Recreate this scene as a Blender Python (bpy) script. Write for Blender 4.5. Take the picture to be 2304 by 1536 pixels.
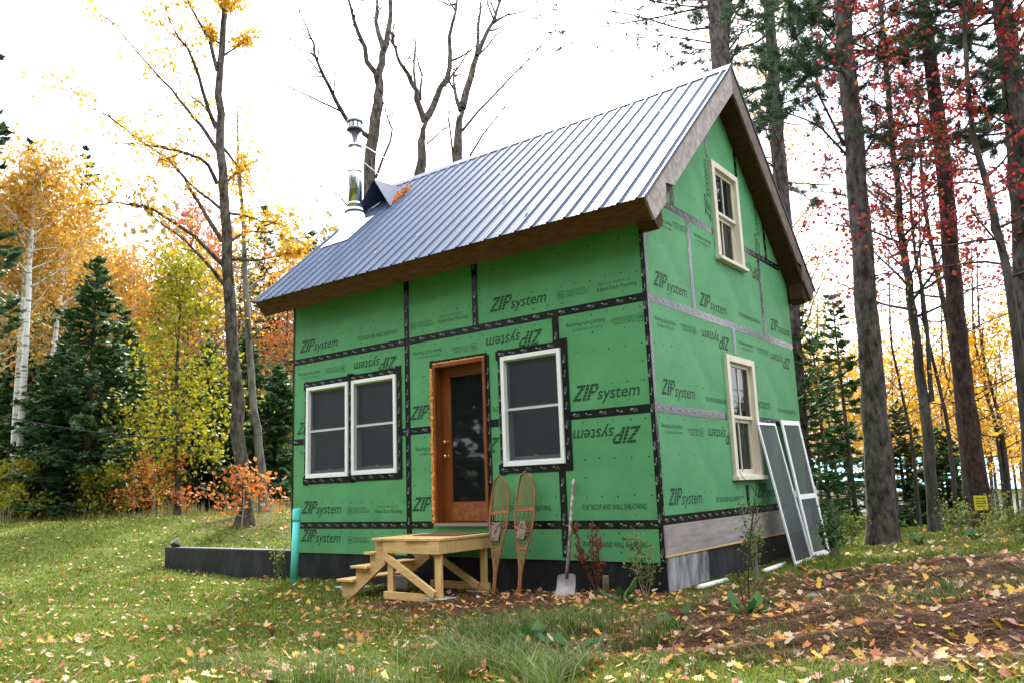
import bpy, bmesh, math, random
import numpy as np
from mathutils import Vector, Matrix
R_ = math.radians
for o in list(bpy.data.objects): bpy.data.objects.remove(o)
scene = bpy.context.scene
COL = scene.collection
# ------------------------------------------------------------------ camera
CP = np.array([10.0111, -7.7405, 0.4414]); CR = (1.750286, 0.036483, 0.648435); CF = 1799.506
cam_d = bpy.data.cameras.new('camera'); cam = bpy.data.objects.new('camera', cam_d); COL.objects.link(cam)
cam.location = CP; cam.rotation_euler = CR
cam_d.sensor_width = 36; cam_d.lens = CF / 2304 * 36; cam_d.clip_start = .05; cam_d.clip_end = 3000
scene.camera = cam
# ------------------------------------------------------------------ world
SUN_EL, SUN_AZ = R_(46), R_(-38)     # azimuth measured from +Y towards +X
w = bpy.data.worlds.new('World'); scene.world = w; w.use_nodes = True
nt = w.node_tree; nt.nodes.clear()
def N(t, ty, **k):
    n = t.nodes.new(ty)
    for a, b in k.items():
        if a in n.inputs.keys() if hasattr(n.inputs, 'keys') else False: n.inputs[a].default_value = b
        else: setattr(n, a, b)
    return n
sky = N(nt, 'ShaderNodeTexSky', sky_type='NISHITA', sun_disc=False)
sky.sun_elevation = SUN_EL; sky.sun_rotation = SUN_AZ; sky.air_density = 1.0; sky.dust_density = 2.0
tc = N(nt, 'ShaderNodeTexCoord')
nz = N(nt, 'ShaderNodeTexNoise'); nz.inputs['Scale'].default_value = 2.6; nz.inputs['Detail'].default_value = 6; nz.inputs['Roughness'].default_value = .55
mp = N(nt, 'ShaderNodeMapping'); mp.inputs['Scale'].default_value = (1, 1, 1.9); mp.inputs['Location'].default_value = (.35, .2, .1)
rp = N(nt, 'ShaderNodeValToRGB'); rp.color_ramp.elements[0].position = .33; rp.color_ramp.elements[1].position = .50
mx = N(nt, 'ShaderNodeMix', data_type='RGBA')
bg = N(nt, 'ShaderNodeBackground'); bg.inputs['Strength'].default_value = .11
wo = N(nt, 'ShaderNodeOutputWorld')
L = nt.links.new
L(tc.outputs['Generated'], mp.inputs['Vector']); L(mp.outputs['Vector'], nz.inputs['Vector']); L(nz.outputs['Fac'], rp.inputs['Fac'])
L(rp.outputs['Color'], mx.inputs['Factor']); L(sky.outputs['Color'], mx.inputs['A']); mx.inputs['B'].default_value = (8.2, 8.5, 9.0, 1)
L(mx.outputs['Result'], bg.inputs['Color']); L(bg.outputs['Background'], wo.inputs['Surface'])
# ------------------------------------------------------------------ sun
sd = bpy.data.lights.new('sun', 'SUN'); sd.energy = 2.6; sd.angle = R_(4); sd.color = (1, .92, .78)
so = bpy.data.objects.new('sun', sd); COL.objects.link(so)
sdir = Vector((math.sin(SUN_AZ) * math.cos(SUN_EL), math.cos(SUN_AZ) * math.cos(SUN_EL), math.sin(SUN_EL)))
so.rotation_euler = sdir.to_track_quat('Z', 'Y').to_euler(); so.location = (0, 0, 30)
vs = scene.view_settings; vs.view_transform = 'Standard'; vs.look = 'None'; vs.exposure = 2.35; vs.gamma = 1; vs.use_curve_mapping = False

# ================================================================== helpers
_M = {}
def nodes_of(m):
    m.use_nodes = True; t = m.node_tree
    return t, t.nodes['Principled BSDF']
def mat(name, col, rough=.7, col2=None, scale=8., stretch=(1, 1, 1), bump=0., bscale=None, spec=.3, metal=0., lo=.35, hi=.65, detail=6., coat=0., bdist=.02):
    """plain procedural material: two colours mixed by stretched noise, optional bump"""
    if name in _M: return _M[name]
    m = bpy.data.materials.new(name); t, b = nodes_of(m)
    b.inputs['Roughness'].default_value = rough; b.inputs['Metallic'].default_value = metal
    b.inputs['Specular IOR Level'].default_value = spec; b.inputs['Coat Weight'].default_value = coat
    b.inputs['Base Color'].default_value = (*col, 1)
    if col2 is not None or bump:
        tc = N(t, 'ShaderNodeTexCoord'); mp = N(t, 'ShaderNodeMapping'); mp.inputs['Scale'].default_value = stretch
        t.links.new(tc.outputs['Object'], mp.inputs['Vector'])
        nz = N(t, 'ShaderNodeTexNoise'); nz.inputs['Scale'].default_value = scale; nz.inputs['Detail'].default_value = detail; nz.inputs['Roughness'].default_value = .6
        t.links.new(mp.outputs['Vector'], nz.inputs['Vector'])
        if col2 is not None:
            r = N(t, 'ShaderNodeValToRGB'); e = r.color_ramp.elements
            e[0].position = lo; e[1].position = hi; e[0].color = (*col, 1); e[1].color = (*col2, 1)
            t.links.new(nz.outputs['Fac'], r.inputs['Fac']); t.links.new(r.outputs['Color'], b.inputs['Base Color'])
        if bump:
            n2 = nz
            if bscale:
                n2 = N(t, 'ShaderNodeTexNoise'); n2.inputs['Scale'].default_value = bscale; n2.inputs['Detail'].default_value = 5
                t.links.new(mp.outputs['Vector'], n2.inputs['Vector'])
            bp = N(t, 'ShaderNodeBump'); bp.inputs['Strength'].default_value = bump; bp.inputs['Distance'].default_value = bdist
            t.links.new(n2.outputs['Fac'], bp.inputs['Height']); t.links.new(bp.outputs['Normal'], b.inputs['Normal'])
    _M[name] = m; return m
def leaf_mat(name, cols, trans=.35, rough=.6):
    """foliage: colour picked per leaf by the 'rnd' attribute, some light passes through"""
    if name in _M: return _M[name]
    m = bpy.data.materials.new(name); t, b = nodes_of(m)
    at = N(t, 'ShaderNodeAttribute', attribute_name='rnd'); r = N(t, 'ShaderNodeValToRGB'); e = r.color_ramp.elements
    while len(e) < len(cols): e.new(.5)
    for i, c in enumerate(cols): e[i].position = i / max(1, len(cols) - 1); e[i].color = (*c, 1)
    t.links.new(at.outputs['Fac'], r.inputs['Fac']); t.links.new(r.outputs['Color'], b.inputs['Base Color'])
    b.inputs['Roughness'].default_value = rough; b.inputs['Specular IOR Level'].default_value = .25
    tr = N(t, 'ShaderNodeBsdfTranslucent'); t.links.new(r.outputs['Color'], tr.inputs['Color'])
    mix = N(t, 'ShaderNodeMixShader'); mix.inputs['Fac'].default_value = trans
    t.links.new(b.outputs['BSDF'], mix.inputs[1]); t.links.new(tr.outputs['BSDF'], mix.inputs[2])
    t.links.new(mix.outputs['Shader'], t.nodes['Material Output'].inputs['Surface'])
    _M[name] = m; return m

WL = {}          # world position of every object's origin
def link(o, parent, c):
    COL.objects.link(o); WL[o] = np.array(c, float)
    if parent is not None: o.parent = parent; o.location = WL[o] - WL[parent]
    else: o.location = c
    return o
def tag(o, label=None, cat=None, group=None, kind=None):
    if label: o['label'] = label
    if cat: o['category'] = cat
    if group: o['group'] = group
    if kind: o['kind'] = kind
    return o
def empty(name, loc, label, cat, group=None):
    o = bpy.data.objects.new(name, None); o.empty_display_size = .1
    link(o, None, loc); return tag(o, label, cat, group)
def new_mesh(name, V, FS, mats, smooth=False, rnd=None, midx=None):
    """V: n x 3 array, FS: list of integer arrays (m x k)"""
    me = bpy.data.meshes.new(name); V = np.asarray(V, np.float32).reshape(-1, 3)
    FS = [np.asarray(f, np.int32) for f in FS if len(f)]
    me.vertices.add(len(V)); me.vertices.foreach_set('co', V.ravel())
    loops = np.concatenate([f.ravel() for f in FS]); tot = np.concatenate([np.full(len(f), f.shape[1], np.int32) for f in FS])
    start = np.concatenate([[0], np.cumsum(tot)[:-1]]).astype(np.int32)
    me.loops.add(len(loops)); me.loops.foreach_set('vertex_index', loops)
    me.polygons.add(len(tot)); me.polygons.foreach_set('loop_start', start); me.polygons.foreach_set('loop_total', tot)
    if smooth: me.polygons.foreach_set('use_smooth', np.ones(len(tot), bool))
    if rnd is not None:
        a = me.attributes.new('rnd', 'FLOAT', 'POINT'); a.data.foreach_set('value', np.asarray(rnd, np.float32))
    for m in (mats if isinstance(mats, (list, tuple)) else [mats]): me.materials.append(m)
    if midx is not None: me.polygons.foreach_set('material_index', np.asarray(midx, np.int32))
    me.update(calc_edges=True); me.validate(); return me
class MB:
    """collects shapes in world coordinates, becomes ONE mesh object"""
    def __init__(s): s.v = []; s.f = []; s.sm = False
    def add(s, V, F):
        o = len(s.v); s.v.extend([tuple(map(float, x)) for x in V]); s.f.extend([tuple(i + o for i in f) for f in F]); return s
    def box(s, x0, x1, y0, y1, z0, z1):
        return s.add([(x0, y0, z0), (x1, y0, z0), (x1, y1, z0), (x0, y1, z0), (x0, y0, z1), (x1, y0, z1), (x1, y1, z1), (x0, y1, z1)],
                     [(0, 3, 2, 1), (4, 5, 6, 7), (0, 1, 5, 4), (1, 2, 6, 5), (2, 3, 7, 6), (3, 0, 4, 7)])
    def bar(s, a, b, side, wid, dep):
        """bar from a to b, 'side' is the direction of its width"""
        a, b = Vector(a), Vector(b); d = (b - a).normalized(); sd = Vector(side); sd = (sd - d * sd.dot(d)).normalized(); n = d.cross(sd)
        V = [p + sd * (i * wid / 2) + n * (j * dep / 2) for p in (a, b) for i, j in ((-1, -1), (1, -1), (1, 1), (-1, 1))]
        return s.add(V, [(0, 3, 2, 1), (4, 5, 6, 7), (0, 1, 5, 4), (1, 2, 6, 5), (2, 3, 7, 6), (3, 0, 4, 7)])
    def prism(s, poly, vec):
        """polygon of 3-D points swept along vec"""
        n = len(poly); V = [Vector(p) for p in poly]; V += [p + Vector(vec) for p in V]
        return s.add(V, [tuple(range(n))[::-1], tuple(range(n, 2 * n))] + [(i, (i + 1) % n, n + (i + 1) % n, n + i) for i in range(n)])
    def tube(s, pts, rad, k=8, caps=True):
        V, F = tube_arrays(np.array(pts, float), np.broadcast_to(np.array(rad, float), (len(pts),)), k)
        F = [tuple(f) for f in F]; n = len(pts)
        if caps: F += [tuple(range(k))[::-1], tuple(range((n - 1) * k, n * k))]
        s.sm = True; return s.add(V, F)
    def build(s, name, m, parent=None, smooth=None, bevel=0.):
        V = np.array(s.v); c = (V.min(0) + V.max(0)) / 2
        me = bpy.data.meshes.new(name); me.from_pydata((V - c).tolist(), [], s.f)
        bm = bmesh.new(); bm.from_mesh(me); bmesh.ops.recalc_face_normals(bm, faces=bm.faces)
        if bevel: bmesh.ops.bevel(bm, geom=bm.edges[:], offset=bevel, segments=1, affect='EDGES', profile=.5)
        bm.to_mesh(me); bm.free()
        sm = s.sm if smooth is None else smooth
        if sm:
            me.polygons.foreach_set('use_smooth', np.array([len(p.vertices) == 4 for p in me.polygons], bool))
        me.materials.append(m); o = bpy.data.objects.new(name, me); return link(o, parent, c)
def tube_arrays(P, Rr, k):
    n = len(P); T = np.gradient(P, axis=0); T /= np.linalg.norm(T, axis=1)[:, None] + 1e-9
    ref = np.array([1., 0, 0]) if abs(T[:, 2]).mean() > .6 else np.array([0, 0, 1.])
    A = np.cross(T, ref); A /= np.linalg.norm(A, axis=1)[:, None] + 1e-9; B = np.cross(T, A)
    an = np.arange(k) * 2 * np.pi / k
    V = P[:, None] + Rr[:, None, None] * (np.cos(an)[None, :, None] * A[:, None] + np.sin(an)[None, :, None] * B[:, None])
    i = np.arange(n - 1)[:, None] * k; j = np.arange(k)[None]; j2 = (j + 1) % k
    F = np.stack([i + j, i + j2, i + k + j2, i + k + j], -1).reshape(-1, 4)
    return V.reshape(-1, 3), F
CRM = np.array(cam.rotation_euler.to_matrix())
def ray(u, v): return CRM @ np.array([(u - 1152) / CF, (768 - v) / CF, -1.])
def at(u, v, dist):
    """the place that is 'dist' metres (along the ground) from the photographer in the direction of a point of the photograph"""
    d = ray(u, v); return CP + d * dist / math.hypot(d[0], d[1])
def sst(a, b, x):
    t = np.clip((x - a) / (b - a), 0, 1); return t * t * (3 - 2 * t)      # edges may be given in falling order too
def gh(x, y):
    """height of the ground"""
    x = np.asarray(x, float); y = np.asarray(y, float)
    h = -.78 + .75 * sst(0, 1, (-x * .85 + y * .5 - 1.5) / 6.5) + .09 * sst(3.5, 6, x) + .30 * sst(6.2, 9.6, x) * sst(-6.5, -1.5, y)
    h = h - 3.2 * sst(8, 42, y) * sst(-7, 3, x) + 6 * sst(60, 300, np.hypot(x, y))
    n = .018 * np.sin(x * 2.3 + 1.3 * np.sin(y * 1.1)) + .018 * np.sin(y * 2.9 + x * .7) + .010 * np.sin(x * 6.1 + y * 3.7) + .01 * np.sin(y * 7.3 - x * 4.1)
    n = n + (.022 * np.sin(x * 9.3 + 2 * np.sin(y * 5.1)) * np.sin(y * 8.1 + 1.7 * np.sin(x * 4.3)) + .02 * np.sin(x * 3.9 - y * 4.7)) * sst(6.4, 7.2, x) * sst(-4.5, -3, y) * sst(5, 3, y)
    near = sst(.0, .8, np.maximum(np.maximum(-x - .2, x - 6.3), np.maximum(-y - .2, y - 5)))
    return h + n * (.35 + .65 * near)
rng = np.random.default_rng(7)

# ================================================================== materials
GREEN = mat('sheathing green', (.072, .262, .104), .62, (.096, .312, .130), 2.2, bump=.12, bscale=160, spec=.25)
INK = mat('dark green ink', (.012, .050, .023), .7)
TAPE = mat('black seam tape', (.006, .006, .008), .20, spec=.5, bump=.08, bscale=45)
TPRINT = mat('white tape print', (.34, .36, .40), .5)
METAL = mat('blue grey steel roofing', (.046, .070, .130), .55, (.060, .086, .152), .9, metal=.0, spec=.2)
DARKM = mat('dark steel', (.05, .055, .065), .5, metal=.4)
FASCIA = mat('weathered brown board', (.075, .030, .015), .75, (.155, .066, .032), 5, (1.2, 8, 8), bump=.2, spec=.2)
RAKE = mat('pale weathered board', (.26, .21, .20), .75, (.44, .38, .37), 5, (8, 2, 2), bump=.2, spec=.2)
SOFF = mat('brown roof deck wood', (.05, .025, .016), .8, (.085, .045, .028), 4, (1, 9, 9), bump=.2, spec=.15)
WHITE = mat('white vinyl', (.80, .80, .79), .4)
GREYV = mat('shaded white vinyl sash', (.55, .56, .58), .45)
DOORW = mat('orange stained wood', (.24, .066, .014), .42, (.14, .036, .009), 5, (9, 9, .7), bump=.1, spec=.4)
DOORD = mat('worn stained wood', (.13, .045, .016), .5, (.30, .10, .028), 4, (3, 6, 5), spec=.4)
FOAM = mat('orange spray foam', (.62, .20, .035), .8, (.75, .33, .09), 30, bump=.6)
BRASS = mat('brass', (.72, .50, .20), .25, metal=1.)
CREAM = mat('unpainted pine trim', (.64, .57, .46), .6, (.74, .68, .57), 4, (9, 9, .8), bump=.06)
LUMBER = mat('new lumber', (.60, .36, .14), .65, (.74, .50, .23), 4, (1.2, 9, 9), bump=.1)
LUMBERV = mat('new lumber upright', (.60, .36, .14), .65, (.74, .50, .23), 4, (9, 9, 1.2), bump=.1)
GREYB = mat('grey weathered board', (.25, .215, .21), .8, (.36, .32, .31), 3, (6, 1, 6), bump=.2, spec=.15)
TAR = mat('black foundation coating', (.006, .006, .008), .6, (.028, .028, .032), 3.5, (1, 1, .5), bump=.5, bscale=25, lo=.48, hi=.72)
SCUFF = mat('scuffed grey foundation', (.06, .06, .066), .7, (.36, .36, .38), 3.5, (1, 2.5, .7), bump=.4, bscale=20)
CONC = mat('grey concrete', (.32, .31, .30), .9, (.42, .41, .39), 9, bump=.3)
TEAL = mat('turquoise sewer pipe', (.10, .62, .58), .35, (.12, .66, .62), 2)
PVC = mat('white pvc', (.74, .73, .70), .4)
STEEL = mat('polished stainless', (.62, .62, .64), .16, metal=1.)
BOOTM = mat('white roof flashing', (.82, .82, .82), .45)
BENT = mat('bent ash wood', (.20, .066, .022), .45, (.30, .11, .036), 5, (3, 3, 3))
RAWH = mat('rawhide lacing', (.27, .19, .075), .6)
LEATH = mat('worn leather', (.16, .10, .075), .7, (.27, .18, .14), 14, bump=.4)
HANDLE = mat('peeling painted handle', (.17, .13, .10), .8, (.46, .43, .39), 26, (1, 1, .5), lo=.42, hi=.55, bump=.3)
SHOVM = mat('worn shovel steel', (.20, .185, .185), .55, (.36, .33, .32), 7, metal=.35)
ALU = mat('white aluminium', (.76, .77, .79), .4)
BARK = mat('grey brown bark', (.022, .018, .015), .95, (.125, .105, .085), 11, (1, 1, .4), bump=1., bscale=16, spec=.1, bdist=.07)
PBARK = mat('pine bark', (.028, .022, .020), .95, (.13, .108, .10), 10, (1, 1, .45), bump=1., bscale=16, spec=.1, bdist=.07)
RBARK = mat('reddish pine bark', (.022, .015, .014), .95, (.085, .050, .045), 10, (1, 1, .45), bump=1., bscale=16, spec=.1, bdist=.07)
DBARK = mat('dark maple bark', (.028, .023, .021), .95, (.10, .088, .078), 8, (1, 1, .3), bump=1., bscale=10, spec=.1)
BIRCH = mat('white birch bark', (.10, .095, .09), .8, (.62, .60, .57), 4, (.6, .6, 2.4), lo=.36, hi=.46, bump=.3)
TWIG = mat('pale dry twig', (.23, .19, .16), .9, (.36, .31, .27), 6)

def glass_mat():
    m = bpy.data.materials.new('window glass'); t, b = nodes_of(m)
    b.inputs['Base Color'].default_value = (.02, .024, .026, 1); b.inputs['Roughness'].default_value = .03; b.inputs['Specular IOR Level'].default_value = .8
    tr = N(t, 'ShaderNodeBsdfTransparent'); tr.inputs['Color'].default_value = (.75, .8, .78, 1)
    mix = N(t, 'ShaderNodeMixShader'); mix.inputs['Fac'].default_value = .62
    t.links.new(b.outputs['BSDF'], mix.inputs[1]); t.links.new(tr.outputs['BSDF'], mix.inputs[2])
    t.links.new(mix.outputs['Shader'], t.nodes['Material Output'].inputs['Surface']); return m
GLASS = glass_mat()
def screen_mat(name, c, alpha):
    m = bpy.data.materials.new(name); t, b = nodes_of(m)
    b.inputs['Base Color'].default_value = (*c, 1); b.inputs['Roughness'].default_value = .6
    tr = N(t, 'ShaderNodeBsdfTransparent'); mix = N(t, 'ShaderNodeMixShader'); mix.inputs['Fac'].default_value = 1 - alpha
    t.links.new(b.outputs['BSDF'], mix.inputs[1]); t.links.new(tr.outputs['BSDF'], mix.inputs[2])
    t.links.new(mix.outputs['Shader'], t.nodes['Material Output'].inputs['Surface']); return m
SCREEN = screen_mat('grey insect mesh', (.034, .037, .048), .45)
SCREEN2 = screen_mat('dark insect mesh', (.05, .06, .06), .62)

def ground_mat():
    m = bpy.data.materials.new('lawn soil and litter'); t, b = nodes_of(m)
    tc = N(t, 'ShaderNodeTexCoord'); out = tc.outputs['Object']
    def noise(s, d=6):
        n = N(t, 'ShaderNodeTexNoise'); n.inputs['Scale'].default_value = s; n.inputs['Detail'].default_value = d; n.inputs['Roughness'].default_value = .65
        t.links.new(out, n.inputs['Vector']); return n.outputs['Fac']
    def ramp(f, a, ca, b_, cb):
        r = N(t, 'ShaderNodeValToRGB'); e = r.color_ramp.elements; e[0].position = a; e[1].position = b_; e[0].color = (*ca, 1); e[1].color = (*cb, 1)
        t.links.new(f, r.inputs['Fac']); return r.outputs['Color']
    grass = ramp(noise(5), .3, (.045, .07, .010), .7, (.11, .13, .025))
    soil = ramp(noise(14), .3, (.016, .009, .006), .7, (.085, .042, .024))
    at_ = N(t, 'ShaderNodeAttribute', attribute_name='bare')
    ad = N(t, 'ShaderNodeMath', operation='ADD'); t.links.new(at_.outputs['Fac'], ad.inputs[0])
    n3 = noise(2.2); m3 = N(t, 'ShaderNodeMath', operation='MULTIPLY_ADD'); t.links.new(n3, m3.inputs[0]); m3.inputs[1].default_value = 1.5; m3.inputs[2].default_value = -.75
    t.links.new(m3.outputs[0], ad.inputs[1])
    mk = N(t, 'ShaderNodeMix', data_type='RGBA'); mk.clamp_factor = True
    t.links.new(ad.outputs[0], mk.inputs['Factor']); t.links.new(grass, mk.inputs['A']); t.links.new(soil, mk.inputs['B'])
    t.links.new(mk.outputs['Result'], b.inputs['Base Color']); b.inputs['Roughness'].default_value = .95; b.inputs['Specular IOR Level'].default_value = .1
    bp = N(t, 'ShaderNodeBump'); bp.inputs['Strength'].default_value = .8; bp.inputs['Distance'].default_value = .04
    t.links.new(noise(30), bp.inputs['Height']); t.links.new(bp.outputs['Normal'], b.inputs['Normal'])
    return m

# ================================================================== the ground
def bare(x, y):
    """0 = lawn, 1 = bare soil with pine needles"""
    a = 1.15 * sst(6.5, 7.1, x + .25 * np.sin(y * 2)) * sst(10.2, 9.2, x) * sst(-3.6, -2.9, y + .2 * np.sin(x * 3)) * sst(2.6, 1.6, y)
    b = np.exp(-(((x - 7.2) / 1.3) ** 2 + ((y + 2.5) / .7) ** 2)) * .6
    c = np.exp(-(((x - 3.9) / 1.6) ** 2 + ((y + 1.2) / .75) ** 2)) * 1.1
    d = np.exp(-(((x - 5) / 2.5) ** 2 + ((y + .2) / .45) ** 2)) * 1.0
    e = .8 * sst(6.8, 8, x) * sst(1, 6, y)
    f = .45 * sst(3.2, 5, x) * sst(7.6, 6.6, x) * sst(-3.6, -2.4, y) * sst(.2, -.5, y)
    f = f + np.exp(-(((x + 6.5) / 3.) ** 2 + ((y - 3.4) / 1.2) ** 2)) * .7
    return np.clip(a + b + c + d + e + f, 0, 1)
g = np.sinh(np.linspace(-5.6, 5.6, 460)); g = g / g.max() * 600
GX, GY = np.meshgrid(g + 5.5, g - 1.5, indexing='ij')
V = np.stack([GX, GY, gh(GX, GY)], -1).reshape(-1, 3); n = len(g)
i = (np.arange(n - 1)[:, None] * n + np.arange(n - 1)[None]).ravel()
me = new_mesh('ground', V, [np.stack([i, i + n, i + n + 1, i + 1], 1)], ground_mat(), True)
a = me.attributes.new('bare', 'FLOAT', 'POINT'); a.data.foreach_set('value', bare(V[:, 0], V[:, 1]).astype(np.float32))
tag(link(bpy.data.objects.new('ground', me), None, (0, 0, 0)), kind='structure')

# ================================================================== the house
FT = .3048; LX = 20 * FT; LY = 16 * FT
house = empty('house', (LX / 2, LY / 2, -.7), 'small green sheathed house with steep blue grey metal roof and black taped seams', 'house')
SL = .933; RZ0 = 3.40; RY0 = -.455              # roof top surface: z = RZ0 + (y - RY0) * SL
roofz = lambda y: RZ0 + (min(y, LY - y) - RY0) * SL
NRM = np.array([0, -SL, 1]) / math.hypot(SL, 1)
WINS = {'front': [(.345, 1.262, .675, 2.02), (1.342, 2.232, .685, 2.02), (2.915, 3.80, -.005, 2.055), (4.05, 4.935, .685, 2.02)],
        'gable': [(2.015, 2.985, .42, 2.02), (2.065, 2.995, 3.28, 4.68)]}
def P3(wall, a, z, out):
    """point on a wall: a along it, z up, out = distance outwards"""
    return (a, -out, z) if wall == 'front' else (LX + out, a, z)
def rect_minus(r, holes):
    xs = sorted({r[0], r[1], *[min(max(h[k], r[0]), r[1]) for h in holes for k in (0, 1)]})
    zs = sorted({r[2], r[3], *[min(max(h[k], r[2]), r[3]) for h in holes for k in (2, 3)]})
    for x0, x1 in zip(xs, xs[1:]):
        for z0, z1 in zip(zs, zs[1:]):
            cx, cz = (x0 + x1) / 2, (z0 + z1) / 2
            if not any(h[0] < cx < h[1] and h[2] < cz < h[3] for h in holes): yield [(x0, z0), (x1, z0), (x1, z1), (x0, z1)]
def clip(poly, a, b, c):
    """keep the side a*x + b*z <= c"""
    out = []
    for p, q in zip(poly, poly[1:] + poly[:1]):
        dp, dq = a * p[0] + b * p[1] - c, a * q[0] + b * q[1] - c
        if dp <= 0: out.append(p)
        if dp * dq < 0: t = dp / (dp - dq); out.append((p[0] + (q[0] - p[0]) * t, p[1] + (q[1] - p[1]) * t))
    return out
def slab(wall, rect, out0, out1, holes=(), under=None):
    m = MB()
    for poly in rect_minus(rect, holes):
        if under is not None:
            k = RZ0 - RY0 * SL - under
            poly = clip(poly, -SL, 1, k); poly = clip(poly, SL, 1, k + LY * SL) if poly else poly
        if len(poly) > 2 and abs(sum(p[0] * q[1] - q[0] * p[1] for p, q in zip(poly, poly[1:] + poly[:1]))) > 1e-4:
            m.prism([P3(wall, p[0], p[1], out0) for p in poly], np.array(P3(wall, 0, 0, out1)) - np.array(P3(wall, 0, 0, out0)))
    return m
UND = .40
walls = {}
walls['front'] = slab('front', (.0, LX - .0125, -.389, 3.5), -.14, -.012, WINS['front']).build('front_wall', SOFF, house)
walls['gable'] = slab('gable', (.142, LY, -.31, 6.2), -.14, -.012, WINS['gable'], UND).build('gable_wall', SOFF, house)
MB().box(0, .13, .142, LY - .142, -.39, 3.6).prism([(0, .142, 3.602), (0, LY - .142, 3.602), (0, LY / 2, 5.65)], (.13, 0, 0)).build('side_wall', GREEN, house)
MB().box(0, LX - .142, LY - .14, LY, -.39, 3.5).build('rear_wall', GREEN, house)
MB().box(.132, LX - .142, .142, LY - .142, -.12, -.01).build('floor', LUMBER, house)
# sheathing sheets, four feet by eight
SH = .011; J = FT * 4
def sheet(wall, x0, x1, z0, z1, u=None):
    gp = .0015
    m = slab(wall, (x0 + gp, x1 - gp, z0 + gp, z1 - gp), -.0119, 0, WINS[wall], u); m.build('sheathing_panel', GREEN, walls[wall])
for x0, x1, z0, z1 in ((0, 8, -1.28, 0), (8, 16, -1.28, 0), (16, 20, -1.28, 0), (0, 8, 0, 4), (8, 2.915 / FT, 0, 4), (3.80 / FT, 16, 0, 4), (16, 20, 0, 4),
                       (0, 8, 4, 8), (8, 16, 4, 8), (16, 20, 4, 8), (0, 8, 8, 11.3), (8, 12, 8, 11.3), (12, 20, 8, 11.3)):
    sheet('front', x0 * FT, x1 * FT, z0 * FT, z1 * FT)
for y0, y1, z0, z1 in ((0, 8, 0.05, 4), (8, 16, 0.05, 4), (0, 8, 4, 8), (8, 16, 4, 8), (0, 4, 8, 12), (4, 12, 8, 12), (12, 16, 8, 12),
                       (-.3, 2.7, 12, 20), (2.7, 6.7, 12, 20), (6.7, 10., 12, 20), (10., 13.2, 12, 20), (13.2, 16, 12, 20)):
    sheet('gable', max(0, y0) * FT, y1 * FT, z0 * FT, z1 * FT, UND if z1 > 8 else None)
# seam tape
TW = .047
def tape(wall, a0, a1, z0, z1, out=.0025, u=None):
    return slab(wall, (a0, a1, z0, z1), .0006 + out - .0025, out, (), u).build('seam_tape', TAPE, walls[wall])
def ht(wall, z, a0, a1, o=.0025): tape(wall, a0, a1, z - TW, z + TW, o); TP.append((wall, a0, a1, z, 0))
def vt(wall, a, z0, z1, o=.004, u=None): tape(wall, a - TW, a + TW, z0, z1, o, u); TP.append((wall, z0, z1, a, 1))
TP = []
ht('front', 2 * J, 0, LX); ht('front', 0, 0, 2.86); ht('front', 0, 3.86, LX)
ht('front', J, 0, .27); ht('front', J, 2.31, 2.86); ht('front', J, 3.86, 3.98); ht('front', J, 5.02, LX)
vt('front', 2 * J, -.39, 3.44); vt('front', 3 * J, 2 * J, 3.44); vt('front', 4 * J, 2.08, 2 * J - TW); vt('front', 4 * J, -.36, .62)
tape('front', -.004, .035, -.39, 3.44, .0055); tape('front', LX - .05, LX + .0035, -.39, 3.44, .0055); TP.append(('front', -.38, 3.3, LX - .024, 1))
ht('gable', 0.04, 0, LY); ht('gable', J, 0, 1.96); ht('gable', J, 3.04, LY); ht('gable', 2 * J, 0, LY); ht('gable', 3 * J, .36, 2.01); ht('gable', 3 * J, 3.05, LY - .3)
vt('gable', 2 * J, -.01, .36); vt('gable', 2 * J, 2.06, 2 * J - TW); vt('gable', J, 2 * J + TW, 3 * J - TW); vt('gable', 3 * J, 2 * J + TW, 3 * J - TW)
vt('gable', 2.03, 4.70, 5.3, u=UND); vt('gable', 3.06, 4.55, 5.4, u=UND); vt('gable', 4.02, 3 * J + TW, 4.6, u=UND); vt('gable', .82, 3 * J + TW, 4.3, u=UND)
tape('gable', -.0055, .05, -.31, 3.52, .0055); TP.append(('gable', -.3, 3.4, .026, 1))
def frame_tape(wall, x0, x1, z0, z1, wd=.085, side=.055, rag=()):
    tape(wall, x0 - wd, x1 + wd, z1 - .03, z1 + wd, .006); TP.append((wall, x0 - wd, x1 + wd, z1 + wd * .45, 0))
    tape(wall, x0 - wd, x1 + wd, z0 - wd, z0 + .03, .006); TP.append((wall, x0 - wd, x1 + wd, z0 - wd * .45, 0))
    tape(wall, x0 - side, x0 + .03, z0 - wd - .015, z1 + wd + .01, .0075); TP.append((wall, z0, z1, x0 - side / 2, 1))
    tape(wall, x1 - .03, x1 + wd + .01, z0 - wd + .012, z1 + wd + .025, .0075); TP.append((wall, z0, z1, x1 + wd / 2, 1))
frame_tape('front', *WINS['front'][0]); frame_tape('front', WINS['front'][1][0] + .03, *WINS['front'][1][1:]); frame_tape('front', *WINS['front'][3])
d0 = WINS['front'][2]
tape('front', d0[0] - .06, d0[0] + .02, 0, 2.12, .006); tape('front', d0[1] - .02, d0[1] + .06, 0, 2.08, .006); tape('front', d0[0] - .065, d0[1] + .03, 2.03, 2.11, .0075)
TP.append(('front', .1, 2, d0[1] + .035, 1)); TP.append(('front', .1, 2, d0[0] - .045, 1))

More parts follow.
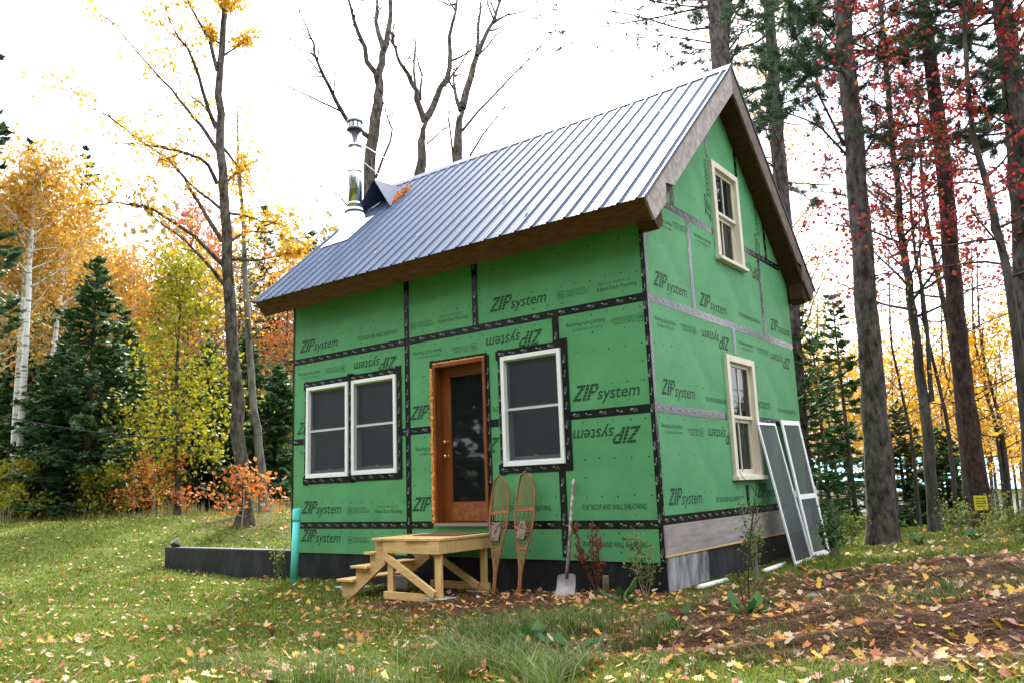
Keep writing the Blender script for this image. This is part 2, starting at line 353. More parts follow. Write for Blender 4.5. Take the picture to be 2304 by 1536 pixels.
# --- lettering: small outlines made once per kind of stamp, facing -Y, then turned onto the walls
def text_mesh(body, size, shear=0., bold=0., ox=0., oz=0., width=None):
    c = bpy.data.curves.new('lettering', 'FONT'); c.body = body; c.size = size; c.shear = shear; c.offset = bold; c.resolution_u = 2; c.fill_mode = 'FRONT'
    o = bpy.data.objects.new('lettering', c); COL.objects.link(o); bpy.context.view_layer.update()
    me = bpy.data.meshes.new_from_object(o.evaluated_get(bpy.context.evaluated_depsgraph_get()))
    V = np.array([v.co[:] for v in me.vertices]); F = [tuple(p.vertices) for p in me.polygons]
    bpy.data.objects.remove(o); bpy.data.curves.remove(c); bpy.data.meshes.remove(me)
    if width: V[:, 0] *= width / (V[:, 0].max() - V[:, 0].min())
    return np.stack([V[:, 0] + ox, np.zeros(len(V)), V[:, 1] + oz], 1), F
class Flat:
    def __init__(s): s.V = []; s.F = []
    def add(s, V, F):
        o = len(s.V); s.V.extend(map(tuple, V)); s.F.extend(tuple(i + o for i in f) for f in F)
    def poly(s, p): s.add([(x, 0, z) for x, z in p], [tuple(range(len(p)))])
    def text(s, *a, **k): s.add(*text_mesh(*a, **k))
    def centred(s):
        V = np.array(s.V); V[:, 0] -= (V[:, 0].min() + V[:, 0].max()) / 2; V[:, 2] -= (V[:, 2].min() + V[:, 2].max()) / 2; return V, s.F
def zip_letters(f, h, ox=0., oz=0., stripes=5):
    sh = .42
    shapes = [[[(0, .80), (.62, .80), (.62, 1), (0, 1)], [(0, 0), (.62, 0), (.62, .2), (0, .2)], [(0, .2), (.27, .2), (.62, .80), (.35, .80)]],
              [[(.70, 0), (.92, 0), (.92, 1), (.70, 1)]],
              [[(1.0, 0), (1.22, 0), (1.22, 1), (1.0, 1)], [(1.22, .82), (1.42, .82), (1.56, .90), (1.42, 1), (1.22, 1)], [(1.42, .82), (1.44, .55), (1.6, .6), (1.64, .75), (1.56, .90)], [(1.22, .36), (1.42, .36), (1.6, .6), (1.44, .55), (1.22, .55)]]]
    for L_ in shapes:
        for pl in L_:
            for k in range(stripes):
                z0, z1 = k / stripes + .012, (k + 1) / stripes - .012
                q = clip(clip(list(pl), 0, 1, z1), 0, -1, -z0)
                if len(q) > 2: f.poly([(ox + (x + sh * z) * h, oz + z * h) for x, z in q])
ST = {}
f = Flat(); zip_letters(f, .185); f.text('system', .20, .25, .002, ox=.325, oz=0., width=.54); f.poly([(.885, .15), (.897, .15), (.897, .162), (.885, .162)]); ST['Z'] = f
f = Flat(); f.text('30', .075, 0, .001, ox=.012, oz=.02)
for r in ((0, .1, -.002, .004), (0, .1, .088, .094), (0, .005, .004, .088), (.095, .1, .004, .088), (.115, .45, .047, .051), (.0, .0, 0, 0)):
    if r[1] > r[0]: f.poly([(r[0], r[2]), (r[1], r[2]), (r[1], r[3]), (r[0], r[3])])
f.text('YEAR SYSTEM', .042, 0, 0, ox=.12, oz=.06, width=.27); f.text('LIMITED WARRANTY', .042, 0, 0, ox=.12, oz=.008, width=.32); ST['W'] = f
f = Flat(); f.text('FROM THE CREATORS OF', .038, 0, 0, ox=.03, oz=.07, width=.41); f.text('AdvanTech Flooring', .07, 0, .0006, ox=0, oz=0, width=.52); ST['A'] = f
f = Flat(); f.text('7/16" ROOF AND WALL SHEATHING', .085, 0, .0012, width=.80); ST['S'] = f
STM = {}
def stamp(kind, wall, a, z, inv=0, lim=None):
    V, F = ST['Z' if kind == 'V' else kind].centred(); V = V.copy(); rot = kind == 'V'
    if inv: V[:, 0] *= -1; V[:, 2] *= -1
    if rot: V = np.stack([-V[:, 2], V[:, 1], V[:, 0]], 1)
    key = (kind, inv, wall)
    if wall == 'gable': V = np.stack([-V[:, 1], V[:, 0], V[:, 2]], 1)
    ax = 0 if wall == 'front' else 1
    if lim is None and key in STM: me = STM[key]
    else:
        me = bpy.data.meshes.new('printed_stamp'); me.from_pydata(V.tolist(), [], F)
        if lim:
            bm = bmesh.new(); bm.from_mesh(me)
            for s_, b_ in ((-1, lim[0]), (1, lim[1])):
                co = [0, 0, 0]; co[ax] = b_ - a; no = [0, 0, 0]; no[ax] = s_
                bmesh.ops.bisect_plane(bm, geom=bm.verts[:] + bm.edges[:] + bm.faces[:], plane_co=co, plane_no=no, clear_outer=True)
            bm.to_mesh(me); bm.free()
            if not len(me.polygons): return
        me.materials.append(INK)
        if lim is None: STM[key] = me
    link(bpy.data.objects.new('printed_stamp', me), walls[wall], P3(wall, a, z, .0011))
LIMF = {(.55, 1.40): (0, .29), (.44, 1.03): (0, .29), (2.92, 1.43): (0, 2.85), (2.83, .95): (0, 2.85), (2.94, .24): (0, 2.85), (4.18, 1.39): (3.87, 3.99), (3.53, .98): (3.87, 3.99)}
for k, a, z, iv in [('Z',0.60,2.64,0),('S',1.85,2.61,0),('W',2.73,2.63,0),('A',3.27,2.64,0),('Z',4.34,2.67,0),('W',5.14,2.64,0),('A',5.72,2.63,0),('A',0.38,2.22,1),('W',0.96,2.23,1),('Z',1.79,2.21,1),('A',2.81,2.23,1),('W',3.44,2.21,1),('Z',4.24,2.22,1),('A',5.29,2.24,1),('W',5.83,2.22,1),('Z',5.51,1.44,0),('Z',0.55,1.40,0),('Z',2.92,1.43,0),('S',4.18,1.39,0),('A',0.44,1.03,1),('A',2.83,0.95,1),('Z',3.53,0.98,1),('Z',5.47,0.98,1),('Z',0.68,0.23,0),('W',1.46,0.20,0),('A',2.05,0.20,0),('Z',2.94,0.24,0),('S',4.30,0.19,0),('S',5.52,0.19,0),('Z',0.67,-0.17,0),('W',1.46,-0.20,0),('S',5.51,-0.21,0)]:
    stamp(k, 'front', a, z, iv, LIMF.get((a, z)))
LIMG = {(1.77, .98): (0, 1.99), (1.75, 1.40): (0, 1.99), (3.16, 1.46): (3.03, 5), (3.26, 3.39): (3.04, 5), (1.66, 3.45): (0, 2.04)}
for k, a, z, iv in [('A',0.40,2.19,1),('W',1.01,2.21,1),('Z',1.81,2.19,1),('A',2.86,2.22,1),('W',3.49,2.22,1),('Z',4.23,2.17,1),('Z',0.63,1.44,0),('S',1.75,1.40,0),('Z',3.16,1.46,0),('S',4.29,1.40,0),('A',0.39,1.01,1),('W',0.99,0.99,1),('Z',1.77,0.98,1),('Z',0.61,0.25,0),('S',1.81,0.20,0),('Z',3.22,0.25,0),('Z',0.62,2.66,0),('Z',1.84,2.62,0),('A',0.51,3.41,1),('W',0.99,3.46,1),('A',1.66,3.45,1),('Z',3.26,3.39,1),('S',3.08,2.64,0),('Z',4.37,2.66,0),('V',1.93,4.22,0),('V',3.72,4.1,0)]:
    stamp(k, 'gable', a, z, iv, LIMG.get((a, z)))
# small white print repeated along the tape, fastener marks on the sheets
fz = Flat(); zip_letters(fz, .021, stripes=1); fz.text('system', .022, .25, 0, ox=.040, width=.048); fz.text('flashing tape', .011, 0, 0, ox=.03, oz=-.016, width=.07)
ft_ = Flat(); ft_.poly([(0, .010), (.018, .010), (.018, .021), (0, .021)]); ft_.text('11 Flex', .022, 0, .0003, ox=.022, oz=-.006, width=.055)
tz, tt = fz.centred(), ft_.centred()
for wall in ('front', 'gable'):
    V, F = [], []
    for wl, a0, a1, c, vert in TP:
        if wl != wall: continue
        a = a0 + .09; k = 0
        while a < a1 - .08:
            tv, tf = (tz, tt)[k % 2]; X, Z = (tv[:, 0], tv[:, 2]) if not vert else (-tv[:, 2], tv[:, 0])
            q = (c, a) if vert else (a, c)
            ok = not any(h[0] - .02 < q[0] < h[1] + .02 and h[2] - .02 < q[1] < h[3] + .02 for h in WINS[wall]) and (wall == 'front' or q[1] < roofz(q[0]) - .45)
            if ok:
                o = len(V); V.extend(P3(wall, q[0] + x, q[1] + z_, .0088) for x, z_ in zip(X, Z)); F.extend(tuple(i + o for i in f_) for f_ in tf)
            a += .165 + .012 * ((k * 7) % 5); k += 1
    m = MB(); m.add(V, F); tag(m.build('tape_print', TPRINT, walls[wall]), kind='stuff')
    m = MB(); r2 = np.random.default_rng(3)
    LEN = LX if wall == 'front' else LY
    for z in np.arange(-.3, 4.8, .2032):
        for x in np.arange(.1, LEN, .2032):
            if (round(z / .2032) % 2 and r2.random() < .75) or any(h[0] - .1 < x < h[1] + .1 and h[2] - .1 < z < h[3] + .12 for h in WINS[wall]) or z > (3.3 if wall == 'front' else roofz(x) - .5): continue
            xx, zz = x + r2.normal() * .006, z + r2.normal() * .006; s_ = r2.uniform(.008, .012)
            m.add([P3(wall, xx + s_ * math.cos(t), zz + s_ * math.sin(t), .0012) for t in np.arange(6) * math.pi / 3], [tuple(range(6))])
    tag(m.build('fastener_mark', INK, walls[wall]), kind='stuff')

# --- windows and door
def wallbox(m, wall, a0, a1, z0, z1, o0, o1):
    p, q = P3(wall, a0, z0, o0), P3(wall, a1, z1, o1); lo, hi = np.minimum(p, q), np.maximum(p, q)
    return m.box(lo[0], hi[0], lo[1], hi[1], lo[2], hi[2])
def ring(m, wall, x0, x1, z0, z1, wd, o0, o1, wt=None, wb=None):
    wt = wt or wd; wb = wb or wd
    wallbox(m, wall, x0, x0 + wd, z0, z1, o0, o1); wallbox(m, wall, x1 - wd, x1, z0, z1, o0, o1)
    wallbox(m, wall, x0 + wd, x1 - wd, z1 - wt, z1, o0, o1); wallbox(m, wall, x0 + wd, x1 - wd, z0, z0 + wb, o0, o1); return m
def vinyl_window(x0, x1, z0, z1, label):
    fr = ring(MB(), 'front', x0, x1, z0, z1, .052, -.10, .032).build('window', WHITE, house, bevel=.003); tag(fr, label)
    a0, a1, b0, b1 = x0 + .0525, x1 - .0525, z0 + .0525, z1 - .0525; zm = (z0 + z1) / 2 + .01
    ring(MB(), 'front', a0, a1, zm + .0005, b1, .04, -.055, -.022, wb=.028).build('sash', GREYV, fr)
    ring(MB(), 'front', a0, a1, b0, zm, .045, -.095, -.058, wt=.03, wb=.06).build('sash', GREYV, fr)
    wallbox(MB(), 'front', a0 + .0405, a1 - .0405, zm + .029, b1 - .0405, -.041, -.037).build('pane', GLASS, fr)
    wallbox(MB(), 'front', a0 + .0455, a1 - .0455, b0 + .0605, zm - .0305, -.080, -.076).build('pane', GLASS, fr)
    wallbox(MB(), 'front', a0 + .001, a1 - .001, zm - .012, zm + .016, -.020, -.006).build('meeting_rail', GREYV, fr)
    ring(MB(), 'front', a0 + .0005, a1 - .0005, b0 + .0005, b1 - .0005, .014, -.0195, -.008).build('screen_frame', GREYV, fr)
    wallbox(MB(), 'front', a0 + .015, a1 - .015, b0 + .015, b1 - .015, -.0145, -.0140).build('insect_screen', SCREEN, fr)
    wallbox(MB(), 'front', (x0 + x1) / 2 - .03, (x0 + x1) / 2 + .03, b0 + .062, b0 + .075, -.057, -.045).build('latch', ALU, fr)
vinyl_window(*WINS['front'][0], 'left white window of the pair'); vinyl_window(*WINS['front'][1], 'right white window of the pair'); vinyl_window(*WINS['front'][3], 'single white window beside the door')
def wood_window(y0, y1, z0, z1, label):
    fr = ring(MB(), 'gable', y0, y1, z0 + .05, z1, .095, -.10, .045, wt=.085, wb=.02).build('window', CREAM, house, bevel=.003); tag(fr, label)
    wallbox(MB(), 'gable', y0 - .03, y1 + .03, z0, z0 + .0495, -.10, .085).build('sill', CREAM, fr, bevel=.004)
    a0, a1, b0, b1 = y0 + .0955, y1 - .0955, z0 + .0705, z1 - .0855; zm = (b0 + b1) / 2
    ring(MB(), 'gable', a0, a1, zm + .0005, b1, .045, -.05, -.012, wb=.04).build('sash', CREAM, fr)
    ring(MB(), 'gable', a0, a1, b0, zm, .045, -.095, -.055, wb=.07).build('sash', CREAM, fr)
    c = (a0 + a1) / 2
    wallbox(MB(), 'gable', c - .011, c + .011, zm + .041, b1 - .0455, -.045, -.017).build('muntin', CREAM, fr)
    wallbox(MB(), 'gable', c - .011, c + .011, b0 + .0705, zm - .0455, -.09, -.062).build('muntin', CREAM, fr)
    for s0, s1 in ((a0 + .0455, c - .0115), (c + .0115, a1 - .0455)):
        wallbox(MB(), 'gable', s0, s1, zm + .0405, b1 - .0455, -.032, -.028).build('pane', GLASS, fr)
        wallbox(MB(), 'gable', s0, s1, b0 + .0705, zm - .0455, -.078, -.074).build('pane', GLASS, fr)
    m = MB()
    for k in range(7):
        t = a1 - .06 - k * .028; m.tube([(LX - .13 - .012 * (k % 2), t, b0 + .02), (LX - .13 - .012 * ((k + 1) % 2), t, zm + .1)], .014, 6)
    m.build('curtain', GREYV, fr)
wood_window(*WINS['gable'][0], 'lower gable window'); wood_window(*WINS['gable'][1], 'upper gable window')
x0, x1, z0, z1 = WINS['front'][2]
door = ring(MB(), 'front', x0, x1, z0 + .03, z1, .042, -.18, .03, wb=.001).build('door', DOORW, house, bevel=.002); tag(door, 'orange stained glazed entrance door')
dx0, dx1, dz1 = x0 + .0425, x1 - .0425, z1 - .0425
m = ring(MB(), 'front', dx0, dx1, z0 + .035, dz1, .115, -.170, -.125, wt=.11, wb=.235); m.build('door_leaf', DOORW, door, bevel=.003)
wallbox(MB(), 'front', dx0 + .116, dx1 - .116, z0 + .05, z0 + .262, -.1245, -.119).build('bottom_panel', DOORD, door)
ring(MB(), 'front', dx0 + .1155, dx1 - .1155, z0 + .2705, dz1 - .1105, .016, -.160, -.134).build('glazing_bead', DOORW, door)
wallbox(MB(), 'front', dx0 + .132, dx1 - .132, z0 + .287, dz1 - .127, -.150, -.145).build('pane', GLASS, door)
wallbox(MB(), 'front', x0 + .002, x1 - .002, z0 - .006, z0 + .0295, -.18, .045).build('threshold', mat('dull threshold', (.22, .20, .19), .5), door)
kx = dx0 + .058
for kz, r in ((1.045, .030), (.862, .034)):
    m = MB(); m.tube([(kx, .1246, kz), (kx, .1185, kz)], [r * .95, r * .9], 14); m.tube([(kx, .1185, kz), (kx, .098, kz), (kx, .089, kz), (kx, .073, kz), (kx, .065, kz), (kx, .061, kz)], [.012, .012, .02, r * .85, r * .7, .008], 14)
    m.build('knob', BRASS, door)
m = MB(); rr = np.random.default_rng(5); zs = np.arange(.02, 2.02, .022)
m.tube([(x0 - .018 + rr.normal() * .006, -.014 + rr.normal() * .004, z) for z in zs], [.022 + .016 * rr.random() for _ in zs], 7)
m.tube([(x, -.012, z1 + .012 + rr.normal() * .003) for x in np.arange(x0, x1, .03)], [.010 + .005 * rr.random() for _ in np.arange(x0, x1, .03)], 6)
m.build('spray_foam', FOAM, door)

# --- foundation
MB().box(.0, LX, .018, .22, -1.3, -.392).build('foundation', TAR, house)
fg = MB().box(LX - .22, LX - .018, .2205, LY, -1.3, -.312).build('foundation', TAR, house)
MB().box(LX - .0175, LX + .012, .03, 1.05, -1.1, -.313).build('insulation_board', SCUFF, house)
MB().box(LX - .0118, LX + .028, .0, LY, -.31, -.012).build('rim_board', GREYB, house, bevel=.003)
MB().box(LX - .011, LX + .024, .0, LY - .3, -.335, -.3105).build('sill_plate', LUMBER, house)
MB().box(0, LX - .23, LY - .2, LY - .001, -1.3, -.392).box(0, .2, .2205, LY - .2005, -1.3, -.392).build('foundation', TAR, house)

# --- roof
XR0, XR1 = -.35, 6.385; TH = .275
def rp(x, y, off=0., back=False):
    """point on the front roof slope, 'off' along its normal"""
    p = np.array([x, y, RZ0 + (y - RY0) * SL]) + NRM * off
    if back: p[1] = LY - p[1]
    return p
roof = None
for back in (False, True):
    yr = LY / 2
    def q(x, off_top, y): return rp(x, y, off_top, back)
    k = TH / math.cos(math.atan(SL))
    lo = np.array(rp(0, RY0, -TH)); ye = lo[1]
    prof = [(RY0 + .02, RZ0 + .02 * SL - .035), (yr, roofz(yr) - .035), (yr, roofz(yr) - k), (ye + .02, lo[2] + .02 * SL)]
    pts = [(XR0 + .03, LY - y if back else y, z) for y, z in prof]
    o = MB().prism(pts, (XR1 - XR0 - .06, 0, 0)).build('roof' if roof is None else 'roof_deck', SOFF, house if roof is None else roof)
    if roof is None: roof = o
    # ribbed steel sheets, three feet wide each
    xs0 = XR0
    rib = .2286; i = 0
    while xs0 < XR1 - .05:
        xs1 = min(xs0 + 4 * rib, XR1 + .012); px = []
        x = xs0
        while x < xs1 - 1e-6:
            for dx, h in ((0, 0), (.011, .019), (.033, .019), (.044, 0), (.095, 0), (.101, .004), (.113, .004), (.119, 0), (.156, 0), (.162, .004), (.174, .004), (.180, 0)):
                if x + dx < xs1 - 1e-6: px.append((x + dx, h))
            x += rib
        px.append((xs1 - .0005, 0))
        V, F = [], []
        for yy, e in ((RY0 - .035, 0), (yr - .002, 0)):
            for o_ in (.004, .0015):
                V += [tuple(rp(x, yy, h + o_, back)) for x, h in px]
        n = len(px)
        for j in range(n - 1):
            F += [(j, j + 1, 2 * n + j + 1, 2 * n + j), (n + j, n + j + 1, 3 * n + j + 1, 3 * n + j), (j, j + 1, n + j + 1, n + j)]
        m = MB(); m.add(V, F); m.build('roofing_sheet', METAL, roof); xs0 += 4 * rib; i += 1
    m = MB(); X = XR0 + .022
    while X < XR1:
        for yy in (-.40, .12, .72, 1.32, 1.92, 2.3):
            for dx in (.05,):
                c = rp(X + dx, yy + .03 * math.sin(X * 9), .005, back); a_ = np.array([1, 0, 0]) * .007; b_ = np.array([0, (-1 if back else 1), SL]) / 1.37 * .007
                m.add([c + a_ * math.cos(t) + b_ * math.sin(t) for t in np.arange(6) * math.pi / 3] + [c + NRM * np.array([1, -1 if back else 1, 1]) * .006], [(i_, (i_ + 1) % 6, 6) for i_ in range(6)])
        X += rib
    tag(m.build('roofing_screw', DARKM, roof), kind='stuff')
    # fascia along the eave, square to the slope
    e = np.array([0, -1, -SL]) / math.hypot(1, SL)
    pf = [rp(0, RY0, -.002), rp(0, RY0, -TH + .0), rp(0, RY0, -TH) + e * .03, rp(0, RY0, -.002) + e * .03]
    pf = [(XR0 + .002, (LY - p[1]) if back else p[1], p[2]) for p in pf]
    MB().prism(pf, (XR1 - XR0 - .032, 0, 0)).build('fascia_board', FASCIA, roof)
# rake boards on both ends; the outline has the notch of the eave return
RK = [(LY / 2, 6.075), (LY / 2, 5.70), (.28, 3.72), (.06, 3.69), (.05, 3.46), (-.275, 3.175), (RY0 - .004, RZ0 - .012)]
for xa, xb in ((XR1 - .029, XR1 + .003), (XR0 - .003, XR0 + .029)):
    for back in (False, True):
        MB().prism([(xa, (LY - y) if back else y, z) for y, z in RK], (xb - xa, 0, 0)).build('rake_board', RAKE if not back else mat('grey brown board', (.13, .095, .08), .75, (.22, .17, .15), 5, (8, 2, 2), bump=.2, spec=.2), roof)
for back in (False, True):     # boxed eave return against the wall
    yy = [(-.24, 3.22), (.0, 3.44), (.0, 3.20), (-.1, 3.12)]
    MB().prism([(LX + .03, (LY - y) if back else y, z) for y, z in yy], (.22, 0, 0)).build('eave_return', SOFF, roof)
m = MB(); zr = roofz(LY / 2)
m.add([(XR0 - .01, LY / 2 - .14, zr - .14 * SL + .028), (XR0 - .01, LY / 2, zr + .034), (XR0 - .01, LY / 2 + .14, zr - .14 * SL + .028), (XR1 + .015, LY / 2 - .14, zr - .14 * SL + .028), (XR1 + .015, LY / 2, zr + .034), (XR1 + .015, LY / 2 + .14, zr - .14 * SL + .028)], [(0, 1, 4, 3), (1, 2, 5, 4)])
m.build('ridge_cap', METAL, roof)
for sx in (0, 1):      # gable trim strips of the roofing
    x = XR1 + .004 if sx else XR0 - .02
    for back in (0, 1):
        m = MB()
        pp = [(RY0 - .03, RZ0 + .0 - .03 * SL + .027), (LY / 2, zr + .027), (LY / 2, zr - .03), (RY0 - .03, RZ0 - .03 * SL - .03)]
        m.prism([(x, (LY - y) if back else y, z) for y, z in pp], (.014, 0, 0)); m.build('edge_trim', DARKM, roof)

# --- stove pipe with its boot, cap, braces and cricket
CX, CY = .12, 1.15; CZ = roofz(CY)
pipe = MB().tube([(CX, CY, CZ - .05), (CX, CY, CZ + 1.74)], .122, 24).build('chimney_pipe', STEEL, house)
for z in (CZ + .36, CZ + .95, CZ + 1.42):
    MB().tube([(CX, CY, z), (CX, CY, z + .045)], [.127, .127], 24).build('locking_band', STEEL, pipe)
m = MB(); m.tube([(CX, CY, CZ + 1.73), (CX, CY, CZ + 1.765), (CX, CY, CZ + 1.77)], [.142, .142, .128], 24); m.tube([(CX, CY, CZ + 1.87), (CX, CY, CZ + 1.885), (CX, CY, CZ + 1.915), (CX, CY, CZ + 1.93)], [.140, .145, .135, .03], 24)
m.build('rain_cap', mat('dull cap steel', (.16, .165, .175), .4, metal=.7), pipe)
m = MB()
for k in range(10):
    t = k * math.pi / 5; m.bar((CX + .118 * math.cos(t), CY + .118 * math.sin(t), CZ + 1.765), (CX + .118 * math.cos(t), CY + .118 * math.sin(t), CZ + 1.872), (-math.sin(t), math.cos(t), 0), .052, .004)
m.build('cap_bracket', STEEL, pipe)
m = MB()
nb = 20; V = []; F = []
for lvl in range(4):
    for k in range(nb):
        t = k * 2 * math.pi / nb; c_, s_ = math.cos(t), math.sin(t)
        if lvl == 0: p = rp(CX + .34 * c_, CY - .12 + .27 * s_, .012)
        elif lvl == 1: p = rp(CX + .27 * c_, CY - .06 + .21 * s_, .03)
        elif lvl == 2: p = np.array([CX + .17 * c_, CY + .17 * s_, CZ + .20])
        else: p = np.array([CX + .135 * c_, CY + .135 * s_, CZ + .31])
        V.append(p)
for l_ in range(3):
    F += [(l_ * nb + k, l_ * nb + (k + 1) % nb, (l_ + 1) * nb + (k + 1) % nb, (l_ + 1) * nb + k) for k in range(nb)]
m.add(V, F); m.sm = True; m.build('roof_boot', BOOTM, pipe)
MB().prism([rp(CX - .30, CY - .48, .021), rp(CX + .36, CY - .48, .021), rp(CX + .36, CY + .12, .021), rp(CX - .30, CY + .12, .021)], NRM * .004).build('flashing_plate', BOOTM, pipe)
m = MB(); m.tube([(CX, CY, CZ + .235), (CX, CY, CZ + .245), (CX, CY, CZ + .275)], [.185, .185, .128], 24); m.build('storm_collar', DARKM, pipe)
for a_, b_ in (((CX + .1, CY + .05, CZ + 1.48), rp(.36, 2.40, .03)), ((CX + .1, CY + .05, CZ + 1.18), rp(-.25, 2.40, .03))):
    MB().tube([a_, b_], .009, 6).build('brace_rod', ALU, pipe)
ap, lb, rb, tl = (.30, 1.42, 5.77), rp(-.25, 1.42, .022), rp(.72, 1.42, .022), rp(.32, 2.10, .022)
cr = MB(); cr.add([ap, rb, tl, lb, np.array(ap) + (0, .01, -.008), rb + np.array([-.012, .01, 0]), tl - NRM * .01, lb + np.array([.012, .01, 0])], [(0, 1, 2), (0, 2, 3), (4, 6, 5), (4, 7, 6), (0, 4, 5, 1), (0, 3, 7, 4)])
tag(cr.build('snow_splitter', METAL, pipe), 'folded metal cricket uphill of the stove pipe')

# ================================================================== things round the house
wall_l = MB().box(-3.46, -.012, .0, .20, -1.2, -.365).build('foundation_wall', TAR, bevel=.01)
tag(wall_l, 'low black coated foundation wall running left from the house corner', 'low wall')
m = MB(); rr = np.random.default_rng(12); bm = bmesh.new(); bmesh.ops.create_icosphere(bm, subdivisions=2, radius=.1)
def rock(name, loc, size, m_, label, cat, seed, group=None):
    bm = bmesh.new(); bmesh.ops.create_icosphere(bm, subdivisions=3, radius=1.); r = random.Random(seed)
    ph = [(Vector((r.uniform(-1, 1), r.uniform(-1, 1), r.uniform(-1, 1))).normalized(), r.uniform(.5, .95)) for _ in range(14)]
    for v in bm.verts:
        for d, k in ph:
            e = v.co.dot(d) - k
            if e > 0: v.co -= d * e * .85
        v.co = Vector((v.co.x * size[0], v.co.y * size[1], v.co.z * size[2]))
    me = bpy.data.meshes.new(name); bm.to_mesh(me); bm.free(); me.materials.append(m_)
    return tag(link(bpy.data.objects.new(name, me), None, loc), label, cat, group)
bm.free()
STONE = mat('field stone', (.09, .085, .078), .9, (.20, .19, .17), 8, bump=.5)
rock('stone', (-3.28, .1, -.30), (.13, .10, .085), STONE, 'rough dark stone sitting on the end of the low black wall', 'stone', 3)
rock('stone', (7.81, -.76, float(gh(7.81, -.76)) + .02), (.09, .07, .055), mat('mossy stone', (.10, .11, .075), .9, (.19, .19, .15), 8, bump=.5), 'small greenish stone half buried in the pine needle mound', 'stone', 4)
# turquoise pipe
tp = empty('sewer_pipe', (.45, -.3, -.67), 'upright turquoise plastic pipe with cap at the left house corner', 'pipe')
MB().tube([(.447, -.30, -.85), (.50, -.30, .10)], .052, 20).build('pipe', TEAL, tp)
MB().tube([(.4985, -.30, .08), (.5, -.30, .10), (.508, -.30, .245), (.508, -.30, .252)], [.058, .06, .06, .052], 20).build('cap', TEAL, tp)

# porch steps
ps = empty('porch_steps', (3.3, -.5, -.8), 'new pale lumber porch platform with steps below the door', 'steps')
DX0, DX1, DY0, DY1, DZ = 2.93, 3.82, -.95, -.035, -.095
nb_ = 6; bw = (DX1 + .02 - DX0 + .16) / nb_
for k in range(nb_):       # deck boards run front to back
    a0 = DX0 - .16 + k * bw
    MB().box(a0, a0 + bw - .008, DY0 - .03 + .012 * (k % 3), DY1, DZ - .028, DZ).build('deck_board', LUMBERV, ps, bevel=.003)
zt, zb = DZ - .0285, DZ - .17
MB().box(DX0, DX1, DY0, DY0 + .038, zb, zt).build('rim_board', LUMBER, ps, bevel=.002)
MB().box(DX0, DX1, DY1 - .038, DY1, zb, zt).build('rim_board', LUMBER, ps, bevel=.002)
MB().box(DX1 - .038, DX1, DY0 + .0385, DY1 - .0385, zb, zt).build('rim_board', LUMBERV, ps, bevel=.002)
MB().box(DX0, DX0 + .038, DY0 + .0385, DY1 - .0385, zb, zt).build('rim_board', LUMBERV, ps, bevel=.002)
gz = lambda x, y: float(gh(x, y)) - .02
for x, y in ((DX0 + .075, DY0 + .06), (DX1 - .065, DY0 + .06), (DX0 + .075, DY1 - .06), (DX1 - .065, DY1 - .06)):
    MB().box(x - .045, x + .045, y - .019, y + .019, gz(x, y), zb - .0005 if y > -.5 else zb + .0).build('post', LUMBERV, ps, bevel=.002)
zl = -.74
MB().bar((DX0 - .0, DY0 + .02, zl), (DX1 - .01, DY0 + .02, zl - .005), (0, 0, 1), .085, .036).build('bottom_rail', LUMBER, ps, bevel=.002)
MB().bar((DX0, DY1 - .10, zl + .04), (DX1 + .05, DY1 - .10, zl + .04), (0, 0, 1), .085, .036).build('bottom_rail', LUMBER, ps, bevel=.002)
MB().bar((DX0 + .01, DY0 + .0195, zb - .03), (DX1 - .06, DY0 - .0185, -.70), (0, 0, 1), .085, .036).build('diagonal_brace', LUMBER, ps, bevel=.002)
MB().bar((DX0 + .03, DY1 - .14, zb - .03), (DX1 - .1, DY1 - .14, -.70), (0, 0, 1), .085, .036).build('diagonal_brace', LUMBER, ps, bevel=.002)
# saw-tooth stringers and treads going down to the left
RUN, RISE = .25, .163
for y in (-.90, -.14):
    pts = [(DX0 - .001, zt)]
    for k in range(1, 4):
        pts += [(DX0 - .001 - (k - 1) * RUN, DZ - k * RISE - .03), (DX0 - .001 - k * RUN, DZ - k * RISE - .03)] if k > 1 else [(DX0 - .16, zt), (DX0 - .16, DZ - RISE - .03), (DX0 - RUN - .001, DZ - RISE - .03)]
    pts += [(DX0 - 3 * RUN, gz(2.2, y)), (DX0 - 3 * RUN + .12, gz(2.2, y)), (DX0 - .001, DZ - .30)]
    MB().prism([(x, y - .019, z) for x, z in pts], (0, .038, 0)).build('stringer', LUMBER, ps)
for k in range(1, 4):
    a1 = DX0 - .001 - (k - 1) * RUN + (0 if k > 1 else -.16) - (.01 if k > 1 else .002); zt_ = DZ - k * RISE
    MB().box(a1 - .275 + (.14 if k == 1 else 0), a1 + .015 if k > 1 else a1, -.98, -.06, zt_ - .0295, zt_).build('tread', LUMBERV, ps, bevel=.003)
m = MB(); rr = np.random.default_rng(9)
mat_o = MB().box(3.06, 3.72, -.58, -.10, DZ + .001, DZ + .012)
mo = mat_o.build('doormat', mat('brown coir mat', (.10, .045, .025), .95, (.22, .11, .06), 60, bump=.8)); tag(mo, 'worn brown doormat covered with needles on the porch platform', 'doormat')
m = MB().box(2.34, 2.72, -.33, -.13, float(gh(2.5, -.2)) - .03, float(gh(2.5, -.2)) + .17)
tag(m.build('concrete_block', mat('pale concrete', (.52, .51, .50), .9, (.62, .61, .6), 9, bump=.3), bevel=.008), 'pale concrete block lying under the wooden steps', 'block')
